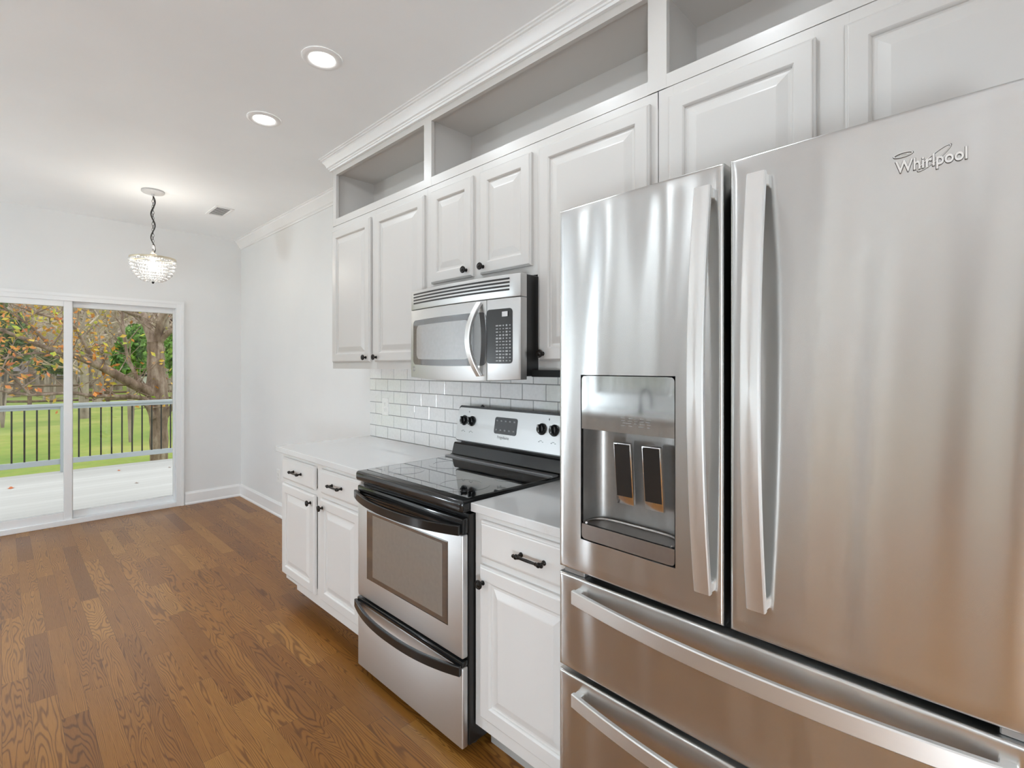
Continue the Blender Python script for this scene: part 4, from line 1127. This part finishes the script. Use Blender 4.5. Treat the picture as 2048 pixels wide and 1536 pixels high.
for x in (-3.8, -1.6, 0.605, 2.85, 5.0, 6.8):
    b = new(); box(b, x - 0.042, x + 0.042, RYc - 0.04, RYc + 0.04, -0.019, 0.862, 0.003, 1); obj('post', b, 'gray_rail', t)
proto = None
xs = [0.1 + 0.1178 * k for k in range(-12, 4)] + [0.754 + 0.1178 * k for k in range(0, 18)]
for x in xs:
    if proto is None:
        b = new(); lathe(b, [(0.150, 0.0095), (0.83, 0.0095)], (0, RYc, 0), 'z', 1, 8)
        proto = obj('baluster', b, 'black_metal', t, 30)
        proto.location.x = x + 1.2 - 0.0
        proto.data.transform(Matrix.Translation((0, 0, 0)))
        proto.location.x = x
    else:
        c = proto.copy(); C.objects.link(c); c.parent = t; c.location.x = x

def dry_leaf(x, y, s, mat, label):
    b = new()
    pts = [(0, -1, .02), (.45, -.5, .12), (.35, -.2, .08), (.7, .1, .2), (.3, .25, .05), (.25, .7, .14), (0, 1, .2), (-.25, .7, .12), (-.3, .25, .04), (-.7, .1, .22), (-.35, -.2, .08), (-.45, -.5, .10)]
    vs = [b.verts.new((x + p[0] * s, y + p[1] * s, -0.0195 + p[2] * s)) for p in pts]
    c = b.verts.new((x, y, -0.0185))
    for i in range(len(vs)): b.faces.new((c, vs[i], vs[(i + 1) % len(vs)]))
    o = obj('fallen_leaf', b, mat); recenter(o)
    tag(o, label, 'leaf', 'fallen leaves on the deck')
dry_leaf(0.085, 8.25, 0.055, 'dry_leaf', 'orange fallen leaf on the deck at the far left, behind the sliding panel')
dry_leaf(1.16, 7.52, 0.035, 'dry_leaf_gray', 'small gray fallen leaf on the deck behind the fixed glass')
dry_leaf(1.13, 8.60, 0.035, 'dry_leaf', 'small tan fallen leaf on the deck nearer the railing')
dry_leaf(1.66, 8.35, 0.035, 'dry_leaf_gray', 'small gray fallen leaf on the deck at the right, below the tree')

# ------------------------------------------------------------------ outside: yard
b = new()
nx, ny = 40, 44
def gz(x, y):
    return -0.75 + 0.0 * x + 0.006 * max(0, y - 9) + 0.10 * math.sin(x * 0.21) * math.sin(y * 0.13)
G = [[b.verts.new((-60 + 150 * i / nx, -40 + 140 * j / ny, gz(-60 + 150 * i / nx, -40 + 140 * j / ny) - (0.3 if -8 < -60 + 150 * i / nx < 6 and -6 < -40 + 140 * j / ny < 9 else 0))) for j in range(ny + 1)] for i in range(nx + 1)]
for i in range(nx):
    for j in range(ny): b.faces.new((G[i][j], G[i + 1][j], G[i + 1][j + 1], G[i][j + 1]))
o = struct('lawn', b, 'lawn', 'yellow-green lawn sloping away beyond the deck', 'lawn', smooth=60)

def pix(u, v, y):
    """point of the yard at depth y that lies on the photograph's sight line (u, v)"""
    r = (u - 1024) / 1002; z = -(v - 732.6) / 1002
    dx = math.sin(YAW) + r * math.cos(YAW); dy = math.cos(YAW) - r * math.sin(YAW)
    return Vector((dx * y / dy, y, 1.40 + z * y / dy))

def smooth_path(pts, n=4):
    P = [Vector(p) for p in pts]; out = []
    for i in range(len(P) - 1):
        p0 = P[max(0, i - 1)]; p1 = P[i]; p2 = P[i + 1]; p3 = P[min(len(P) - 1, i + 2)]
        for k in range(n):
            s = k / n
            out.append(0.5 * ((2 * p1) + (p2 - p0) * s + (2 * p0 - 5 * p1 + 4 * p2 - p3) * s * s + (3 * p1 - p0 - 3 * p2 + p3) * s ** 3))
    out.append(P[-1]); return out

TY = 11.4
tr = thing('yard_tree', 'thick forked tree with rough bark and sparse autumn leaves, just beyond the railing', 'tree', (2.1, TY, gz(2.1, TY)))
rnd = random.Random(11)
base = pix(318, 930, TY); base.z = gz(base.x, TY) - 0.05
trunk = [base, pix(318, 880, TY), pix(317, 830, TY), pix(315, 790, TY), pix(312, 740, TY), pix(311, 700, TY), pix(310, 684, TY)]
b = new(); P = smooth_path(trunk, 4); nP = len(P)
rad = [0.150 - 0.02 * (i / nP) + (0.04 if i < 2 else 0) + 0.035 * math.exp(-((i - 12) / 2.5) ** 2) + 0.008 * math.sin(i * 1.9) for i in range(nP)]
tube(b, P, rad, 16); obj('trunk', b, 'bark', tr, 60)
limbs = [([(311, 700), (300, 664), (286, 632), (270, 600), (250, 560)], 0.10, 0.05, [0, .1, .3, .6, 1.0]),
         ([(311, 700), (318, 666), (322, 640), (334, 612), (350, 570)], 0.085, 0.045, [0, -.1, -.2, -.3, -.4]),
         ([(314, 690), (334, 668), (352, 656), (380, 640)], 0.06, 0.03, [0, -.2, -.3, -.4]),
         ([(312, 790), (288, 778), (258, 764), (228, 747), (196, 731), (150, 712), (105, 700), (50, 678), (-10, 655)], 0.115, 0.02, [0, -.1, -.2, -.3, -.4, -.6, -.8, -1.0, -1.2]),
         ([(306, 806), (276, 795), (228, 793), (180, 791), (140, 786), (60, 790), (-10, 780)], 0.055, 0.012, [0, -.2, -.4, -.5, -.6, -.8, -1]),
         ([(286, 777), (268, 742), (255, 712), (249, 672), (244, 630), (246, 590)], 0.04, 0.015, [-.1, 0, .1, .1, .2, .3]),
         ([(306, 835), (296, 815), (284, 806)], 0.06, 0.025, [-.1, -.2, -.3]),
         ([(328, 838), (340, 818), (352, 804), (365, 800)], 0.06, 0.03, [0, -.1, -.2, -.3]),
         ([(286, 632), (262, 628), (236, 616), (205, 612), (170, 620), (120, 600)], 0.035, 0.012, [.3, .1, -.1, -.3, -.5, -.6]),
         ([(196, 731), (170, 690), (150, 655), (120, 640), (60, 622), (0, 596)], 0.035, 0.012, [-.4, -.5, -.6, -.7, -.9, -1.1]),
         ([(150, 712), (118, 715), (80, 706), (30, 712), (-10, 722)], 0.03, 0.01, [-.6, -.7, -.8, -.9, -1.0]),
         ([(105, 700), (78, 668), (50, 645), (10, 618)], 0.028, 0.01, [-.8, -.8, -.9, -1.0]),
         ([(60, 790), (40, 770), (10, 740), (-10, 730)], 0.02, 0.009, [-.8, -.9, -1, -1.1])]
leafspots = []
for pts, r0, r1, dys in limbs:
    P = smooth_path([pix(u, v, TY + d) for (u, v), d in zip(pts, dys)], 5)
    b = new(); n = len(P)
    tube(b, P, [r0 + (r1 - r0) * (i / (n - 1)) ** 0.8 for i in range(n)], 9)
    # side twigs
    for i in range(3, n):
        if r0 < 0.12 and rnd.random() < 0.75:
            p = P[i]; q = p + Vector((rnd.uniform(-.35, .35), rnd.uniform(-.3, .3), rnd.uniform(-.1, .45)))
            q2 = q + Vector((rnd.uniform(-.25, .25), rnd.uniform(-.2, .2), rnd.uniform(-.1, .3)))
            tube(b, [p, q, q2], [0.011, 0.007, 0.003], 5)
            leafspots += [q, q2, q2]
    obj('branch', b, 'bark', tr, 60)
b = new()
for p in leafspots:
    if rnd.random() < (0.86 if p.x > 1.5 else 0.5 if p.x > 0.75 else 0.2): continue
    for k in range(rnd.randint(2, 7)):
        leaf_quad(b, p + Vector((rnd.gauss(0, .13), rnd.gauss(0, .13), rnd.gauss(0, .11))), rnd.uniform(0.03, 0.06), rnd, 0.4)
lo = obj('leaves', b, 'leaf_autumn', tr); lo['kind'] = 'stuff'

def bare_tree(u, y, h, r, seed, label, lean=0.0, mat='bark_far'):
    rn = random.Random(seed)
    g = pix(u, 800, y); g.z = gz(g.x, y) - 0.05
    t = thing('bare_tree', label, 'tree', g, 'bare trees beyond the lawn')
    top = g + Vector((lean * h, 0, h))
    b = new(); n = 8
    P = [g.lerp(top, i / n) + Vector((rn.gauss(0, .06) * i * .4, rn.gauss(0, .06) * i * .4, 0)) for i in range(n + 1)]
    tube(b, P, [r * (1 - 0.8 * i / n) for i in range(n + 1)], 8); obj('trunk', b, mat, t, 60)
    b = new()
    def grow(p, d, L, rr, depth):
        q = p + d * L; m = p.lerp(q, .5) + Vector((rn.gauss(0, .05), rn.gauss(0, .05), rn.gauss(0, .05))) * L
        tube(b, [p, m, q], [rr, rr * .75, rr * .5], 5 if depth < 2 else 4, False)
        if depth < 3:
            for k in range(3 if depth < 2 else 2):
                e = (d + Vector((rn.gauss(0, .5), rn.gauss(0, .5), rn.gauss(.12, .4)))).normalized()
                grow(m.lerp(q, rn.random()), e, L * rn.uniform(.5, .75), rr * .5, depth + 1)
    for i in range(2, n + 1):
        for k in range(3):
            a = rn.uniform(0, 6.28); d = Vector((math.cos(a), math.sin(a), rn.uniform(.2, .9))).normalized()
            grow(P[i], d, h * rn.uniform(.14, .24), r * .3 * (1 - .6 * i / n), 0)
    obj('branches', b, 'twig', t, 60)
BT = [(168, 26, 7, .17, 'slim gray bare tree just right of the door stile, near the fence'), (196, 33, 10, .24, 'pale bare tree trunk in the middle of the fixed glass'), (215, 44, 13, .30, 'tall bare tree behind the evergreen at center'),
      (236, 50, 13, .3, 'far bare tree above the white house'), (146, 42, 12, .26, 'bare tree partly hidden by the door stile'), (98, 40, 12, .28, 'bare tree right of the dark roof, seen through the sliding panel'), (70, 48, 13, .30, 'far bare tree above the dark roof'),
      (30, 45, 12, .26, 'bare tree above the tan house at the left edge'), (270, 47, 12, .28, 'far bare tree behind the left fork of the big tree'), (335, 45, 12, .30, 'bare tree right of the big trunk'), (352, 52, 13, .30, 'far bare tree at the right edge of the glass'), (180, 54, 14, .30, 'farthest tall bare tree left of center'),
      (122, 53, 13, .3, 'far bare tree beside the door stile'), (5, 52, 13, .3, 'far bare tree at the left edge')]
for k, a in enumerate(BT): bare_tree(a[0], a[1], a[2], a[3], 40 + k, a[4], 0.03 * ((k % 3) - 1))

def bush(name, u0, u1, v0, v1, y, mat, n, label, s, seed, cat='shrub'):
    rn = random.Random(seed)
    a = pix(u0, v1, y); c = pix(u1, v0, y)
    cx, cz, hw, hz = (a.x + c.x) / 2, (a.z + c.z) / 2, (c.x - a.x) / 2, (c.z - a.z) / 2
    t = thing(name, label, cat, (cx, y, gz(cx, y)))
    b = new()
    for k in range(7):
        ang = rn.uniform(0, 6.28)
        tube(b, [(cx, y, gz(cx, y) - 0.05), (cx + hw * .3 * math.cos(ang), y + hw * .3 * math.sin(ang), cz), (cx + hw * .6 * math.cos(ang), y + hw * .6 * math.sin(ang), cz + hz * .6)], [.045, .03, .012], 6)
    obj('stems', b, 'bark_far', t, 60)
    b = new(); lumps = [(rn.uniform(-.55, .55), rn.uniform(-.5, .5), rn.uniform(-.6, .6), rn.uniform(.35, .6)) for k in range(12)]
    for k in range(n):
        l = lumps[k % 12]
        d = Vector((rn.gauss(0, 1), rn.gauss(0, 1), rn.gauss(0, 1))).normalized() * l[3] * rn.random() ** 0.33
        leaf_quad(b, (cx + (l[0] + d.x) * hw, y + (l[1] + d.y) * hw, max(gz(cx, y), cz + (l[2] + d.z) * hz)), s * rn.uniform(.6, 1.3), rn)
    f = obj('foliage', b, mat, t); f['kind'] = 'stuff'
bush('evergreen_tree', 216, 304, 652, 752, 17.0, 'leaf_green', 3200, 'bushy green tree behind the left limb of the big tree', 0.10, 5, 'tree')
bush('evergreen_tree', 326, 372, 660, 752, 19.0, 'leaf_green', 1600, 'green conifer right of the big trunk at the edge of the glass', 0.10, 6, 'tree')
bush('evergreen_tree', -60, 66, 596, 742, 24.0, 'leaf_dark', 4200, 'dark olive tree behind the autumn leaves in the sliding panel', 0.15, 7, 'tree')
bush('evergreen_tree', 62, 140, 700, 752, 36.0, 'leaf_dark', 1800, 'low dark evergreen mass above the gray roof', 0.22, 8, 'tree')

# split-rail fence across the yard
FYd = 34.0
t = thing('rail_fence', 'weathered brown rail fence crossing the lawn in front of the trees', 'fence', (6, FYd, gz(6, FYd)))
fxs = [-8 + 3.0 * k for k in range(12)]
for x in fxs:
    b = new(); box(b, x - 0.08, x + 0.08, FYd - 0.08, FYd + 0.08, gz(x, FYd) - 0.05, gz(x, FYd) + 1.25, 0.01, 1); obj('post', b, 'fence_wood', t)
for h in (0.30, 0.68, 1.06):
    b = new()
    for x0, x1 in zip(fxs, fxs[1:]): tube(b, [(x0 - .1, FYd, gz(x0, FYd) + h), ((x0 + x1) / 2, FYd, (gz(x0, FYd) + gz(x1, FYd)) / 2 + h + .02), (x1 + .1, FYd, gz(x1, FYd) + h)], 0.065, 6)
    obj('rail', b, 'fence_wood', t, 60)

def house(u0, u1, y, eave, ridge, wall, roofm, label, depth=7):
    a = pix(u0, 780, y).x; c = pix(u1, 780, y).x; g = gz((a + c) / 2, y)
    t = thing('house', label, 'house', ((a + c) / 2, y, g))
    b = new(); box(b, a, c, y, y + depth, g - 0.3, eave); obj('walls', b, wall, t)
    b = new(); o = 0.4
    vs = [b.verts.new(p) for p in ((a - o, y - o, eave - .05), (c + o, y - o, eave - .05), (c + o, y + depth + o, eave - .05), (a - o, y + depth + o, eave - .05), (a + 1.0, y + depth / 2, ridge), (c - 1.0, y + depth / 2, ridge))]
    for f in ((0, 1, 5, 4), (1, 2, 5), (2, 3, 4, 5), (3, 0, 4), (3, 2, 1, 0)): b.faces.new([vs[i] for i in f])
    obj('roof', b, roofm, t)
    n = max(2, int((c - a) / 2.6))
    for k in range(n):
        x = a + (k + .5) * (c - a) / n
        b = new(); box(b, x - .45, x + .45, y - .05, y + .02, g + 1.0, min(eave - .3, g + 2.3)); obj('window', b, 'dark_gray', t)
house(-40, 26, 44, 1.15, 2.6, 'siding_tan', 'shingle', 'tan house with dark openings at the left edge of the glass')
house(52, 150, 50, 0.75, 2.0, 'siding_tan', 'shingle', 'low house with gray roof beside the door stile')
house(222, 306, 58, 0.75, 1.6, 'siding_white', 'shingle', 'white low house behind the fence at center')
house(318, 400, 62, 0.9, 2.0, 'siding_white', 'shingle', 'white house beyond the big trunk at right')

# woods behind everything
b = new(); rn = random.Random(21)
for k in range(26000):
    x = rn.uniform(-25, 55); y = rn.uniform(64, 80); z = -0.6 + 17 * rn.random() ** 0.8
    c = Vector((x, y, z)); d = Vector((rn.gauss(0, .5), rn.gauss(0, .3), rn.gauss(.6, .6))).normalized() * rn.uniform(.5, 1.3)
    s = Vector((rn.gauss(0, 1), rn.gauss(0, .6), rn.gauss(0, .3))).normalized() * rn.uniform(.10, .35)
    b.faces.new([b.verts.new(c - d), b.verts.new(c + s), b.verts.new(c + d), b.verts.new(c - s)])
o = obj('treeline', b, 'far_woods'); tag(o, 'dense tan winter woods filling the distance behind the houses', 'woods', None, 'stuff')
b = new()
nxx = 60
rows_ = []
for i in range(nxx + 1):
    x = -60 + 160 * i / nxx
    rows_.append([b.verts.new((x, 84 + 6 * f, -1 + (16 + 3 * math.sin(x * .3) + 2 * math.sin(x * .9)) * f)) for f in (0, .35, .7, 1)] + [b.verts.new((x, 110, -1))])
for A, B in zip(rows_, rows_[1:]):
    for i in range(4): b.faces.new((A[i], B[i], B[i + 1], A[i + 1]))
o = struct('hill', b, 'far_woods', 'wooded hillside closing off the view', 'hill', smooth=60)
